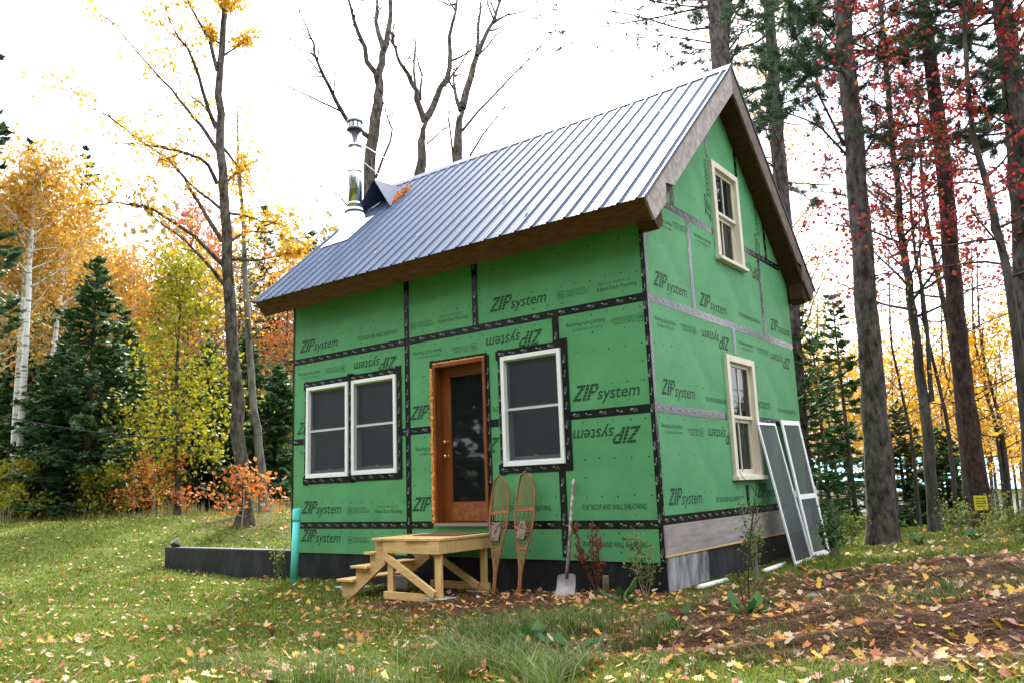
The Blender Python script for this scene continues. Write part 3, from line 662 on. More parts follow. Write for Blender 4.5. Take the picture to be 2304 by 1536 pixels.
for x, y, sx, sy, lab in ((3.75, -.87, .16, .10, 'flat grey paving slab under the front right porch post'), (1.72, -.35, .20, .13, 'thin grey paving slab lying beside the bottom step'), (3.72, -.1, .15, .10, 'flat grey paving slab under the rear right porch post')):
    z = float(gh(x, y)); tag(MB().box(x - sx, x + sx, y - sy, y + sy, z - .05, z + .018).build('paving_slab', CONC, bevel=.006), lab, 'slab')

# snowshoes
def snowshoe(tail, tip, label):
    tail, tip = np.array(tail, float), np.array(tip, float); Ln = np.linalg.norm(tip - tail); d = (tip - tail) / Ln
    s = np.cross(d, (0, -1, 0)); s /= np.linalg.norm(s); nn = np.cross(s, d)
    if nn[1] > 0: nn = -nn
    sh = empty('snowshoe', tail, label, 'snowshoe', 'pair of wooden snowshoes against the wall')
    us = np.linspace(0, 1, 34)
    def hw(u): return .012 + .123 * sst(.12, .66, u) if u < .72 else .135 * math.sqrt(max(0, 1 - ((u - .72) / .28) ** 2.2))
    def pt(u, w_): 
        lift = .05 * max(0, (u - .8) / .2) ** 2
        return tail + d * u * Ln + s * w_ + nn * (.014 + lift)
    left = [pt(u, -hw(u)) for u in us]; right = [pt(u, hw(u)) for u in us]
    MB().tube(left + right[::-1][1:], .0125, 8).build('frame', BENT, sh)
    for u in (.37, .685): MB().bar(pt(u, -hw(u)), pt(u, hw(u)), d, .035, .012).build('crossbar', BENT, sh)
    m = MB()
    def web(u0, u1, n1, n2, r):
        for k in range(n1):
            u = u0 + (u1 - u0) * k / (n1 - 1)
            m.tube([pt(u + rr.normal() * .004, -hw(u)), pt(u, 0) + nn * .003, pt(u + rr.normal() * .004, hw(u))], r, 4, False)
        for k in range(n2):
            fct = -0.92 + 1.84 * k / (n2 - 1)
            m.tube([pt(u, hw(u) * fct * (.9 + .1 * math.sin(u * 60 + k))) for u in np.linspace(u0, u1, 8)], r, 4, False)
            m.tube([pt(u, hw(u) * np.clip(fct + .9 * (u - u0) / (u1 - u0) - .45, -1, 1)) for u in np.linspace(u0, u1, 8)], r, 4, False)
    web(.70, .97, 22, 9, .0022); web(.16, .36, 16, 6, .0022); web(.39, .60, 10, 8, .003)
    m.build('lacing', RAWH, sh)
    m = MB()
    for k in range(4): m.tube([pt(.60, (-.7 + .45 * k) * hw(.6)), pt(.69, (-.7 + .45 * k) * hw(.68))], .004, 5)
    m.build('toe_cord', RAWH, sh)
    m = MB(); c = pt(.52, 0)
    for k in range(9):
        a_ = rr.uniform(-.1, .1, 2); b_ = rr.uniform(-.1, .1, 2)
        m.tube([c + s * a_[0] + d * a_[1] + nn * .02, c + s * (a_[0] + b_[0]) * .5 + d * (a_[1] + b_[1]) * .5 + nn * rr.uniform(.035, .07), c + s * b_[0] + d * b_[1] + nn * .02], [.012, .016, .011], 6)
    m.prism([c + s * x + d * y + nn * .02 for x, y in ((-.06, -.1), (.05, -.12), (.07, .02), (.03, .1), (-.05, .08))], nn * .03)
    m.build('binding', LEATH, sh)
snowshoe((4.16, -.42, float(gh(4.16, -.42)) + .0), (4.03, -.035, .565), 'left snowshoe of the pair leaning on the wall, nearer the steps')
snowshoe((4.50, -.40, float(gh(4.50, -.40)) + .0), (4.42, -.035, .60), 'right snowshoe of the pair leaning on the wall, nearer the shovel')
# shovel
gs = float(gh(5.15, -.47))
shv = empty('shovel', (5.15, -.47, gs), 'old square shovel with peeling handle leaning on the green wall', 'shovel')
base, top = np.array([5.15, -.46, gs + .012]), np.array([5.05, -.035, .50]); d = (top - base) / np.linalg.norm(top - base)
s = np.cross(d, (0, -1, 0)); s /= np.linalg.norm(s); nn = np.cross(s, d); nn = -nn if nn[1] > 0 else nn
pk = base + d * .23
MB().tube([pk + d * .16, pk + d * .5, (pk + top) / 2 + nn * .006, top - d * .02, top], [.019, .018, .0175, .018, .012], 12).build('handle', HANDLE, shv)
MB().tube([pk - d * .05 + nn * .012, pk + d * .03 + nn * .010, pk + d * .10, pk + d * .2], [.012, .018, .021, .0205], 12).build('socket', mat('rusty steel', (.09, .06, .05), .7, (.16, .11, .09), 12, metal=.3), shv)
V = []; F = []; nu, nv = 9, 9
for a_ in range(nu):
    for b_ in range(nv):
        uu, vv = -1 + 2 * a_ / (nu - 1), b_ / (nv - 1); wdt = .125 * (1 - .10 * vv) if vv < .93 else .098
        V.append(base + d * (vv * .235 - .03 * (uu ** 2) * (1 - vv) * 0 - .012 * (uu ** 2) * (vv > .95)) + s * uu * wdt + nn * (.022 * uu ** 2 - .012 * math.sin(vv * 3)))
for a_ in range(nu - 1):
    for b_ in range(nv - 1): F.append((a_ * nv + b_, (a_ + 1) * nv + b_, (a_ + 1) * nv + b_ + 1, a_ * nv + b_ + 1))
V2 = [v - nn * .003 for v in V]; q_ = len(V); F2 = [tuple(i + q_ for i in f_[::-1]) for f_ in F]
m = MB(); m.add(V + V2, F + F2); m.sm = True; m.build('blade', SHOVM, shv)
# leaning screen doors on the gable
def screen(tl, tr, bl, br, wd, rails, label):
    tl, tr, bl, br = map(np.array, (tl, tr, bl, br)); o = empty('screen_panel', (bl + br) / 2, label, 'screen')
    n_ = np.cross(tr - tl, bl - tl); n_ /= np.linalg.norm(n_); n_ = n_ if n_[0] > 0 else -n_
    L_ = lambda f, g_: (tl * (1 - f) + tr * f) * (1 - g_) + (bl * (1 - f) + br * f) * g_
    W_, H_ = np.linalg.norm(tr - tl), np.linalg.norm(bl - tl); e = wd / W_ / 2; eh = wd / H_ / 2
    for f_ in (e, 1 - e): MB().bar(L_(f_, 0), L_(f_, 1), tr - tl, wd, .024).build('stile', ALU, o, bevel=.002)
    for g_ in rails: MB().bar(L_(2 * e + .003, g_), L_(1 - 2 * e - .003, g_), bl - tl, wd, .022).build('rail', ALU, o, bevel=.002)
    gs_ = sorted(rails)
    for g0, g1 in zip(gs_, gs_[1:]):
        q_ = [L_(2 * e, g0 + eh), L_(1 - 2 * e, g0 + eh), L_(1 - 2 * e, g1 - eh), L_(2 * e, g1 - eh)]
        MB().prism([p - n_ * .002 for p in q_], n_ * .001).build('insect_screen', SCREEN2, o)
    hp = L_(1 - e, .53); MB().bar(hp + n_ * .013, hp + n_ * .03, bl - tl, .09, .02).build('latch', ALU, o)
screen((6.14, 2.88, 1.18), (6.14, 3.58, 1.19), (6.50, 2.80, float(gh(6.5, 2.8))), (6.50, 3.50, float(gh(6.5, 3.5))), .036, (.01, .985), 'narrow framed dark insect screen leaning on the gable, nearer the lower window')
screen((6.14, 3.83, 1.25), (6.14, 4.65, 1.27), (6.42, 3.78, float(gh(6.42, 3.8))), (6.42, 4.60, float(gh(6.42, 4.6))), .07, (.02, .57, .98), 'wide framed white screen door with middle rail at the far gable end')
# white pipes on the ground
for a_, b_, lab in (((6.32, .28), (6.28, 1.10), 'white plastic pipe on the ground nearest the gable corner'), ((6.40, 1.95), (6.32, 2.95), 'white plastic pipe on the ground below the leaning screens')):
    za, zb_ = float(gh(*a_)) + .03, float(gh(*b_)) + .012; v = np.array([b_[0] - a_[0], b_[1] - a_[1], zb_ - za]); v /= np.linalg.norm(v)
    A_ = np.array([*a_, za]); B_ = np.array([*b_, zb_])
    m = MB(); m.tube([A_ + v * .06, A_, A_ + v * .003, B_, B_ - v * .003], [.020, .0205, .027, .027, .01], 14, True)
    tag(m.build('plastic_pipe', PVC), lab, 'pipe', 'white pipes along the gable')
m = MB(); zst = float(gh(5.58, -.36)); m.tube([(5.58, -.36, zst - .1), (5.585, -.36, zst + .10), (5.59, -.36, zst + .20), (5.59, -.36, zst + .205)], [.036, .036, .034, .02], 9)
tag(m.build('wooden_stake', mat('mossy wood', (.06, .06, .03), .95, (.14, .11, .06), 12, bump=.5)), 'short mossy wooden stake in front of the foundation right of the shovel', 'stake')
# ================================================================== vegetation
L_YEL = leaf_mat('yellow autumn leaves', [(.50, .22, .01), (.62, .34, .015), (.64, .42, .04), (.56, .25, .01)], .45)
L_GOLD = leaf_mat('golden birch leaves', [(.33, .17, .02), (.48, .27, .03), (.40, .24, .04), (.44, .19, .02), (.22, .20, .03)], .45)
L_LIME = leaf_mat('yellow green leaves', [(.10, .15, .01), (.24, .25, .015), (.40, .30, .015), (.15, .18, .015)], .45)
L_RED = leaf_mat('red maple leaves', [(.26, .016, .025), (.44, .03, .035), (.45, .13, .03), (.22, .015, .03), (.38, .035, .05)], .45)
L_PINK = leaf_mat('pale red leaves', [(.40, .08, .06), (.48, .14, .09), (.46, .18, .07), (.34, .06, .05)], .45)
L_ORG = leaf_mat('orange rusty leaves', [(.40, .10, .02), (.46, .15, .03), (.50, .21, .04), (.32, .06, .02)], .45)
L_GRN = leaf_mat('dark spruce needles', [(.025, .062, .022), (.052, .11, .036), (.078, .14, .045), (.040, .09, .036)], .25)
L_PINE = leaf_mat('pine needles', [(.028, .060, .030), (.05, .095, .045), (.07, .12, .05), (.035, .075, .04)], .25)
L_WEED = leaf_mat('green weed leaves', [(.03, .09, .02), (.05, .13, .03), (.08, .16, .04)], .35)
L_SHRUB = leaf_mat('shrub leaves', [(.06, .12, .02), (.13, .19, .03), (.25, .26, .04), (.09, .15, .03)], .35)
L_MIX = leaf_mat('mixed undergrowth leaves', [(.03, .06, .02), (.06, .11, .03), (.22, .20, .04), (.05, .09, .03), (.36, .24, .06), (.04, .07, .025), (.30, .12, .06)], .3)
L_FAR = leaf_mat('far mixed foliage', [(.06, .09, .04), (.26, .20, .06), (.10, .13, .05), (.34, .16, .10), (.36, .25, .06), (.08, .11, .05), (.20, .17, .07)], .35)
L_OLIVE = leaf_mat('mixed far foliage', [(.05, .08, .03), (.30, .24, .08), (.42, .22, .09), (.13, .14, .06)], .3)

class Wood:
    """collects tubes of one tree in numpy arrays"""
    def __init__(s): s.V = []; s.F = []; s.n = 0
    def tube(s, P, Rr, k):
        V, F = tube_arrays(np.asarray(P, float), np.asarray(Rr, float), k); s.V.append(V); s.F.append(F + s.n); s.n += len(V)
    def arrays(s): return np.concatenate(s.V), np.concatenate(s.F)
def kites(C, size, rg, along=None, aspect=.6, flat=0.):
    """leaf faces: C n x 3 centres; random orientation, or pointing along 'along'"""
    n = len(C); size = np.broadcast_to(size, (n,))[:, None]
    A = rg.normal(size=(n, 3)) if along is None else along + rg.normal(size=(n, 3)) * .35
    A /= np.linalg.norm(A, axis=1)[:, None] + 1e-9
    Rn = rg.normal(size=(n, 3)); Rn[:, 2] += flat
    B = np.cross(A, Rn); B /= np.linalg.norm(B, axis=1)[:, None] + 1e-9
    Nn = np.cross(A, B)
    V = np.stack([C - A * size * .5, C + B * size * .5 * aspect + Nn * size * .08, C + A * size * .5, C - B * size * .5 * aspect + Nn * size * .08], 1).reshape(-1, 3)
    F = np.arange(n)[:, None] * 4 + np.arange(4)[None]
    return V, F, np.repeat(rg.random(n), 4)
def wander(rg, p, d, L_, n, wob, up=0.):
    P = [np.array(p, float)]; d = np.array(d, float); d /= np.linalg.norm(d)
    for _ in range(n):
        d = d + rg.normal(size=3) * wob + np.array([0, 0, up]); d /= np.linalg.norm(d); P.append(P[-1] + d * L_ / n)
    return np.array(P)
def interp(P, t):
    P = np.asarray(P); f = np.clip(t, 0, 1) * (len(P) - 1); i = np.minimum(f.astype(int), len(P) - 2); return P[i] + (P[i + 1] - P[i]) * (f - i)[:, None]
def finish(root, name_w, wood, bark, crown, leafmat, cname='crown'):
    V, F = wood.arrays(); c = WL[root]
    link(bpy.data.objects.new(name_w, new_mesh(name_w, V - c, [F], bark, True)), root, c)
    if crown is not None and len(crown[0]):
        V, F, r = crown; link(bpy.data.objects.new(cname, new_mesh(cname, V - c, [F], leafmat, False, r)), root, c)
def join(parts):
    V, F, r, n = [], [], [], 0
    for v, f, q in parts: V.append(v); F.append(f + n); r.append(q); n += len(v)
    return np.concatenate(V), np.concatenate(F), np.concatenate(r)

def leafy(name, label, cat, trunk, rad, bark, leafmat, seed, nb=22, t0=.35, blen=1.6, leaf=.07, nleaf=2500, spread=.22, group=None, extra=(), up=.05, sub=3, kside=8, elev=.5, lean=None, fine=0):
    """deciduous tree: trunk path + given or grown limbs + twigs with leaves"""
    rg = np.random.default_rng(seed); T = np.asarray(trunk, float); root = empty(name, tuple(T[0]), label, cat, group)
    W_ = Wood(); nT = max(8, len(T) * 3); tt = np.linspace(0, 1, nT); TP_ = interp(T, tt) + np.concatenate([[np.zeros(3)], rg.normal(size=(nT - 1, 3)) * rad[0] * .10])
    rr_ = np.interp(tt, np.linspace(0, 1, len(rad)), rad); rr_[0] *= 1.35; W_.tube(TP_, rr_, kside)
    limbs = []
    for P, r in extra: limbs.append((np.asarray(P, float), r))
    for k in range(nb):
        t = t0 + (1 - t0) * (k + rg.random()) / nb; p = interp(T, np.array([t]))[0]; az = k * 2.4 + rg.random(); el = elev + .4 * t + rg.normal() * .15
        d = np.array([math.cos(az) * math.cos(el), math.sin(az) * math.cos(el), math.sin(el)])
        if lean is not None: d = d + np.array(lean) * rg.uniform(.2, 1)
        L_ = blen * (1.15 - .7 * t) * rg.uniform(.6, 1.2)
        limbs.append((wander(rg, p, d, L_, 6, .14, up), np.interp(t, np.linspace(0, 1, len(rad)), rad) * .38))
    tw = []
    for P, r in limbs:
        n = max(7, len(P) * 2); Q = interp(P, np.linspace(0, 1, n)); Q[1:] += rg.normal(size=(n - 1, 3)) * r * .25
        W_.tube(Q, np.linspace(r, max(.004, r * .15), n), 6); tw.append(Q[n // 3:])
        Ln = np.linalg.norm(P[-1] - P[0])
        for j in range(sub):
            t = rg.uniform(.3, 1); p = interp(P, np.array([t]))[0]; d0_ = P[-1] - P[0]; d0_ = d0_ / (np.linalg.norm(d0_) + 1e-9) + rg.normal(size=3) * .55
            S_ = wander(rg, p, d0_, Ln * rg.uniform(.25, .5), 5, .18, up); W_.tube(S_, np.linspace(max(.004, r * .3), .003, 6), 4); tw.append(S_)
            if fine:
                for _ in range(fine):
                    q = interp(S_, np.array([rg.uniform(.2, 1)]))[0]; e = S_[-1] - S_[0]; e = e / (np.linalg.norm(e) + 1e-9) + rg.normal(size=3) * .6
                    Z_ = wander(rg, q, e, Ln * rg.uniform(.08, .2), 3, .2, up); W_.tube(Z_, np.linspace(.004, .0025, 4), 3); tw.append(Z_)
    tw = np.concatenate(tw)
    if nleaf:
        C = tw[rg.integers(len(tw), size=nleaf)] + rg.normal(size=(nleaf, 3)) * spread
        crown = kites(C, leaf * rg.uniform(.6, 1.3, nleaf), rg, None, .75)
    else: crown = None
    finish(root, 'trunk', W_, bark, crown, leafmat); return root
def conifer(name, label, base, H, Rb, seed, leafmat=L_GRN, bark=DBARK, trunk_r=.12, t0=.06, nwh=30, per=6, cards=46, card=.13, droop=-.25, group=None, gap=0., lean=(0, 0)):
    """spruce or hemlock: whorls of drooping boughs carrying flat needle sprays"""
    rg = np.random.default_rng(seed); base = np.asarray(base, float); root = empty(name, tuple(base), label, 'tree', group)
    W_ = Wood(); top = base + np.array([lean[0], lean[1], H]); W_.tube(interp(np.array([base, top]), np.linspace(0, 1, 10)) , np.linspace(trunk_r, .01, 10), 8); parts = []
    for i in range(nwh):
        t = t0 + (1 - t0) * (i / nwh) ** .9; zc = base + (top - base) * t
        for k in range(per):
            if rg.random() < gap: continue
            az = rg.uniform(0, 6.283); L_ = Rb * (1 - t) ** .8 * rg.uniform(.65, 1.15) + .08
            d = np.array([math.cos(az), math.sin(az), droop + .35 * t]); P = wander(rg, zc, d, L_, 5, .06, .05); W_.tube(P, np.linspace(.006 + .012 * (1 - t), .003, 6), 4)
            n = max(4, int(cards * (L_ / Rb) ** 1.2)); tt = rg.uniform(.12, 1, n) ** .8
            side = rg.choice([-1., 1.], n) * rg.uniform(.1, 1, n) * L_ * .30 * (1.05 - tt)
            dd = P[-1] - P[0]; dd /= np.linalg.norm(dd); sv = np.cross(dd, [0, 0, 1.]); sv /= np.linalg.norm(sv) + 1e-9
            C = interp(P, tt) + side[:, None] * sv + np.stack([np.zeros(n), np.zeros(n), -abs(side) * .25 + rg.normal(size=n) * .03], 1)
            al = dd[None] * .8 + sv[None] * np.sign(side)[:, None] * .8; parts.append(kites(C, card * rg.uniform(.6, 1.5, n), rg, al, .42, 1.5))
    finish(root, 'trunk', W_, bark, join(parts), leafmat); return root
def tufts(C, D, rg, n=11, ln=.13, wd=.006):
    """pine needle tufts: thin triangles fanning out from C about D"""
    m = len(C); C = np.repeat(C, n, 0); A = np.repeat(D, n, 0) + rg.normal(size=(m * n, 3)) * .75; A /= np.linalg.norm(A, axis=1)[:, None]
    B = np.cross(A, rg.normal(size=A.shape)); B /= np.linalg.norm(B, axis=1)[:, None]; l = ln * rg.uniform(.7, 1.2, m * n)[:, None]
    V = np.stack([C - B * wd, C + B * wd, C + A * l], 1).reshape(-1, 3); F = np.arange(m * n)[:, None] * 3 + np.arange(3)[None]
    return V, F, np.repeat(rg.random(m), n * 3)
def pine(name, label, trunk, rad, seed, bark=PBARK, t0=.45, nb=26, blen=2.2, tn=26, group=None, extra=(), dead=6, elev=.1, ln=.14, n_need=12):
    rg = np.random.default_rng(seed); T = np.asarray(trunk, float); root = empty(name, tuple(T[0]), label, 'tree', group)
    W_ = Wood(); n = 26; tt = np.linspace(0, 1, n); P0 = interp(T, tt); P0[1:] += rg.normal(size=(n - 1, 3)) * rad[0] * .05
    rr_ = np.interp(tt, np.linspace(0, 1, len(rad)), rad); rr_[0] *= 1.25; W_.tube(P0, rr_, 14); C, D = [], []
    limbs = [(np.asarray(P, float), r, True) for P, r in extra]
    for k in range(nb + dead):
        live = k < nb; t = t0 + (1 - t0) * rg.random() if live else rg.uniform(.12, t0); p = interp(T, np.array([t]))[0]; az = rg.uniform(0, 6.283)
        d = np.array([math.cos(az), math.sin(az), elev + rg.normal() * .15]); L_ = blen * rg.uniform(.5, 1.1) * (1 if live else .45); limbs.append((wander(rg, p, d, L_, 6, .13, .03), .022 if live else .011, live))
    for P, r, live in limbs:
        m = max(8, 2 * len(P)); Q = interp(P, np.linspace(0, 1, m)); W_.tube(Q, np.linspace(r, .005, m), 5); Ln = np.linalg.norm(P[-1] - P[0])
        for j in range(7 if live else 3):
            t = rg.uniform(.25, 1); p = interp(P, np.array([t]))[0]; d = P[-1] - P[0]; d = d / np.linalg.norm(d) + rg.normal(size=3) * np.array([.7, .7, .3])
            S_ = wander(rg, p, d, Ln * rg.uniform(.15, .38), 4, .12, .02); W_.tube(S_, np.linspace(.006, .003, 5), 4)
            if live:
                q_ = interp(S_, rg.uniform(.3, 1, tn // 2)); C.append(q_ + rg.normal(size=q_.shape) * .03); e = S_[-1] - S_[0]; D.append(np.repeat((e / np.linalg.norm(e))[None], len(q_), 0))
    crown = None
    if C: crown = tufts(np.concatenate(C), np.concatenate(D), rg, n_need, ln)
    finish(root, 'trunk', W_, bark, crown, L_PINE); return root
def on_ground(p): p = np.array(p, float); p[2] = float(gh(p[0], p[1])) - .05; return p
def path(pts, d, dd=0.):
    """trunk or limb through points of the photograph at distance d, drifting by dd towards its end"""
    n = len(pts); return [at(u, v, d + dd * i / max(1, n - 1)) for i, (u, v) in enumerate(pts)]

# ---- maple with yellow leaves left of the house
D0 = 19.
tk = path([(550, 1182), (545, 1090), (530, 880), (515, 660), (507, 480), (497, 330), (492, 200), (500, 100), (508, 0), (514, -140)], D0); tk[0] = on_ground(tk[0])
lb_ = [([(505, 600), (430, 523), (352, 476), (309, 461), (211, 453)], -.9), ([(508, 645), (473, 601), (430, 555), (371, 508), (312, 466)], -.5), ([(500, 543), (461, 480), (426, 422), (391, 367), (332, 328), (254, 270), (176, 188)], 1.2),
       ([(495, 469), (441, 426), (406, 391), (385, 350)], .6), ([(489, 414), (469, 367), (410, 344), (363, 332), (250, 322)], -1.), ([(488, 336), (465, 301), (430, 258), (391, 211), (352, 168), (281, 86), (250, 45)], .8),
       ([(484, 277), (457, 234), (422, 215), (375, 133)], 1.5), ([(486, 290), (453, 195), (430, 117), (402, 82), (375, 35)], -1.2), ([(489, 160), (469, 82), (441, 39), (422, 0), (410, -40)], -.4),
       ([(502, 415), (531, 391), (574, 360)], 1.), ([(508, 478), (545, 485), (578, 496), (625, 504)], -1.), ([(514, 548), (555, 520), (610, 525), (684, 540)], .8), ([(518, 585), (586, 586), (645, 570)], -.7), ([(500, 330), (540, 380), (545, 470)], 1.)]
leafy('maple_tree', 'dark trunked maple with sparse yellow leaves standing left of the house', 'tree', tk, [.20, .155, .14, .13, .115, .10, .085, .075, .065, .05], BARK, L_YEL, 21, nb=6, t0=.7, blen=1.2, leaf=.10, nleaf=5200, spread=.075, extra=[(path(p, D0, dd), .055 if len(p) > 4 else .04) for p, dd in lb_], sub=6, kside=14, fine=3)
tk = path([(597, 1165), (585, 1040), (570, 900), (560, 760), (552, 620), (545, 500), (538, 380), (535, 250)], 22.); tk[0] = on_ground(tk[0])
leafy('birch_tree', 'slender pale lichened trunk just right of the dark maple', 'tree', tk, [.13, .10, .08, .05, .02], mat('lichen bark', (.04, .035, .03), .95, (.19, .175, .15), 5, (1, 1, .4), bump=.8), L_YEL, 22, nb=14, t0=.4, blen=1.8, leaf=.09, nleaf=900, spread=.2, sub=3, up=0.)
# ---- bare trees behind the roof
DB = 21.
def bare_tree(label, trunk, limbs, r, seed, d, leaves=0):
    tk = path(trunk, d); b = on_ground(at(trunk[0][0] + 8, 1100, d)); 
    leafy('bare_tree', label, 'tree', [b] + tk, [r * 1.5, r * 1.1, r, r * .75, r * .5, r * .35], BARK, L_YEL, seed, nb=0, extra=[(path(p, d, dd), rr_) for p, dd, rr_ in limbs], nleaf=leaves, leaf=.08, spread=.1, sub=9, kside=10, fine=4)
bare_tree('bare grey tree directly behind the stove pipe', [(830, 469), (833, 352), (851, 234), (853, 188), (865, 109), (880, 47), (876, -60)], [([(851, 190), (826, 133), (802, 59), (783, 0), (776, -50)], -1, .09), ([(863, 112), (851, 70), (847, 0), (845, -50)], .8, .09), ([(834, 312), (779, 270), (751, 219), (720, 160), (708, 105), (693, 66), (670, 20)], -1.5, .075), ([(765, 250), (716, 227), (642, 191), (560, 156)], -1.5, .03), ([(720, 165), (690, 130), (650, 85), (625, 70)], -1, .025), ([(846, 400), (884, 305), (869, 254), (860, 225)], 1, .045), ([(790, 470), (760, 440), (720, 418)], -1, .03)], .15, 31, DB, 60)
bare_tree('bare forked tree behind the roof, middle of the three', [(945, 400), (951, 312), (955, 270)], [([(955, 275), (939, 219), (923, 176), (896, 137), (884, 94), (878, 60)], -.8, .10), ([(955, 272), (974, 234), (1001, 195), (1009, 137), (1017, 59), (1029, 0), (1035, -50)], .8, .13), ([(938, 215), (930, 150), (937, 100), (928, 60)], .8, .05), ([(946, 225), (950, 170), (938, 130)], .8, .05), ([(960, 325), (1000, 290), (1030, 270)], 1., .03), ([(1001, 195), (1040, 140), (1065, 90), (1072, 60)], 1, .04)], .16, 32, DB + 1.5)
bare_tree('bare forked tree behind the roof ridge, rightmost of the three', [(1029, 370), (1033, 273), (1040, 242)], [([(1040, 245), (1060, 168), (1076, 117), (1107, 51), (1126, 0), (1140, -50)], 1, .12), ([(1036, 250), (1025, 219), (1020, 180), (1030, 140)], .8, .07), ([(1072, 125), (1080, 39), (1083, 0), (1084, -40)], .8, .06), ([(1040, 295), (1080, 246), (1169, 156), (1240, 78), (1263, 20)], 1.5, .045), ([(1169, 156), (1260, 110), (1337, 78)], 1., .02), ([(1058, 350), (1090, 300), (1130, 250), (1144, 232)], 1., .04), ([(1020, 360), (1010, 270), (1012, 190)], -.6, .035)], .145, 33, DB + .5)

# ---- woods left of the lawn
birches = [((40, 1110), (58, 800), (66, 600), (74, 480), (78, 400), 27., 41, 'white birch with golden leaves at the far left, thicker of the two'), ((28, 1100), (45, 780), (52, 680), (60, 560), (64, 470), 28.5, 42, 'thinner white birch beside the thick one at the far left'),
           ((100, 1080), (118, 800), (135, 680), (150, 560), (160, 480), 31., 43, 'leaning white birch behind the spruces at the far left')]
for *pp, d, sd, lab in birches:
    tk = path(pp, d); tk[0] = on_ground(tk[0])
    leafy('birch_tree', lab, 'tree', tk, [.10, .09, .075, .05, .02], BIRCH, L_GOLD, sd, nb=30, t0=.42, blen=2.6, leaf=.14, nleaf=3600, spread=.30, group=None, sub=4)
gold = [(-60, 30, 9.4), (110, 33, 9.8), (215, 34, 9.6), (255, 38, 10.4), (300, 41, 10.)]
GL = ['golden birch crown cut by the left picture edge', 'golden birch crown rising between the two conifer tops', 'golden leaved birch behind the dark hemlock', 'tall golden birch right of the hemlock', 'golden birch standing before the pale red maple']
for i, (u, d, H) in enumerate(gold):
    b = on_ground(at(u, 1100, d)); tk = [b, b + [.1, .1, H * .4], b + [.0, .2, H * .75], b + [.15, .1, H]]
    leafy('birch_tree', GL[i], 'tree', tk, [.13, .10, .06, .02], BIRCH, L_GOLD, 50 + i, nb=34, t0=.38, blen=2.9, leaf=.15, nleaf=3600, spread=.34, sub=4)
spr = [(190, 25.5, 7.6, 2.3, 'large dark hemlock beside the lawn, left of the yellow maple'), (120, 27, 5.4, 2.0, 'shorter dark hemlock in front of the white birches'), (262, 28, 6.6, 1.9, 'dark hemlock between the big hemlock and the yellow green maple'), (20, 30, 5.8, 2.2, 'dark spruce at the far left edge'), (455, 30, 6.2, 1.9, 'dark spruce behind the yellow green maple'), (620, 27, 4.8, 1.7, 'green spruce right of the slender pale trunk, by the house corner'), (545, 31, 6.6, 2.0, 'green spruce behind the dark maple trunk')]
for i, (u, d, H, Rb, lab) in enumerate(spr):
    conifer('hemlock_tree' if i in (0, 1, 2) else 'spruce_tree', lab, on_ground(at(u, 1100, d)), H, Rb, 60 + i, nwh=30, per=7, cards=70, card=.26, trunk_r=.13)
for i, (u, d, H, Rb, lab) in enumerate([(150, 42, 18.0, 2.8, 'tall pine top above the golden birches, right of the left edge'), (15, 40, 17.0, 3.0, 'tall pine top above the golden birches at the left edge'), (-150, 24, 14.5, 2.6, 'bluish pine reaching in from beyond the left edge'), (700, 36, 12.4, 2.4, 'dark pine top beside the roof edge left of the stove pipe'), (585, 38, 14.2, 2.5, 'pine top right of the maple, tinged with orange leaves')]):
    conifer('pine_tree', lab, on_ground(at(u, 1100, d)), H, Rb, 75 + i, leafmat=L_PINE, nwh=24, per=5, cards=60, card=.30, trunk_r=.16, t0=.3, droop=.0)
tk = path([(400, 1130), (402, 1000), (398, 850), (405, 700), (420, 600)], 24.); tk[0] = on_ground(tk[0])
leafy('maple_tree', 'bushy yellow green maple sapling at the lawn edge', 'tree', tk, [.09, .07, .05, .03, .01], BARK, L_LIME, 85, nb=34, t0=.12, blen=1.9, leaf=.13, nleaf=6000, spread=.30, sub=3, elev=.15)
for i, (u, d, H, lm, lab) in enumerate([(400, 35, 12.4, L_PINK, 'pale red maple behind the yellow green sapling'), (465, 38, 12.2, L_PINK, 'pale red maple just left of the dark maple trunk'), (330, 36, 10.0, L_ORG, 'orange leaved tree between hemlock and pale red maple'), (630, 34, 9.5, L_ORG, 'rusty orange tree seen below the roof corner'), (520, 36, 11.0, L_OLIVE, 'thin mixed coloured tree behind the maple trunk'), (680, 38, 11.2, L_OLIVE, 'thin mixed coloured tree beside the roof corner')]):
    b = on_ground(at(u, 1100, d)); tk = [b, b + [.15, 0, H * .35], b + [.1, .15, H * .7], b + [.2, .1, H]]
    leafy('maple_tree', lab, 'tree', tk, [.12, .09, .05, .02], BARK, lm, 90 + i, nb=30, t0=.3, blen=2.6, leaf=.14, nleaf=3200, spread=.32, sub=4)
for i, (u, v, d, H, lm, lab) in enumerate([(545, 1130, 18.6, 1.15, L_ORG, 'rusty red sapling growing at the foot of the dark maple'), (345, 1130, 24, 1.6, L_ORG, 'rusty orange bush at the lawn edge below the yellow green maple'), (235, 1130, 24.5, 1.2, L_LIME, 'low yellow bush in front of the large hemlock'), (20, 1130, 25, 1.5, L_LIME, 'yellow green bush at the left lawn edge')]):
    b = on_ground(at(u, v, d)); tk = [b, b + [.05, .0, H * .5], b + [.0, .05, H]]
    leafy('sapling', lab, 'bush', tk, [.02, .014, .006], TWIG, lm, 100 + i, nb=14, t0=.2, blen=1.1, leaf=.10, nleaf=(520 if i == 0 else 1000), spread=.13, sub=3, elev=.0)
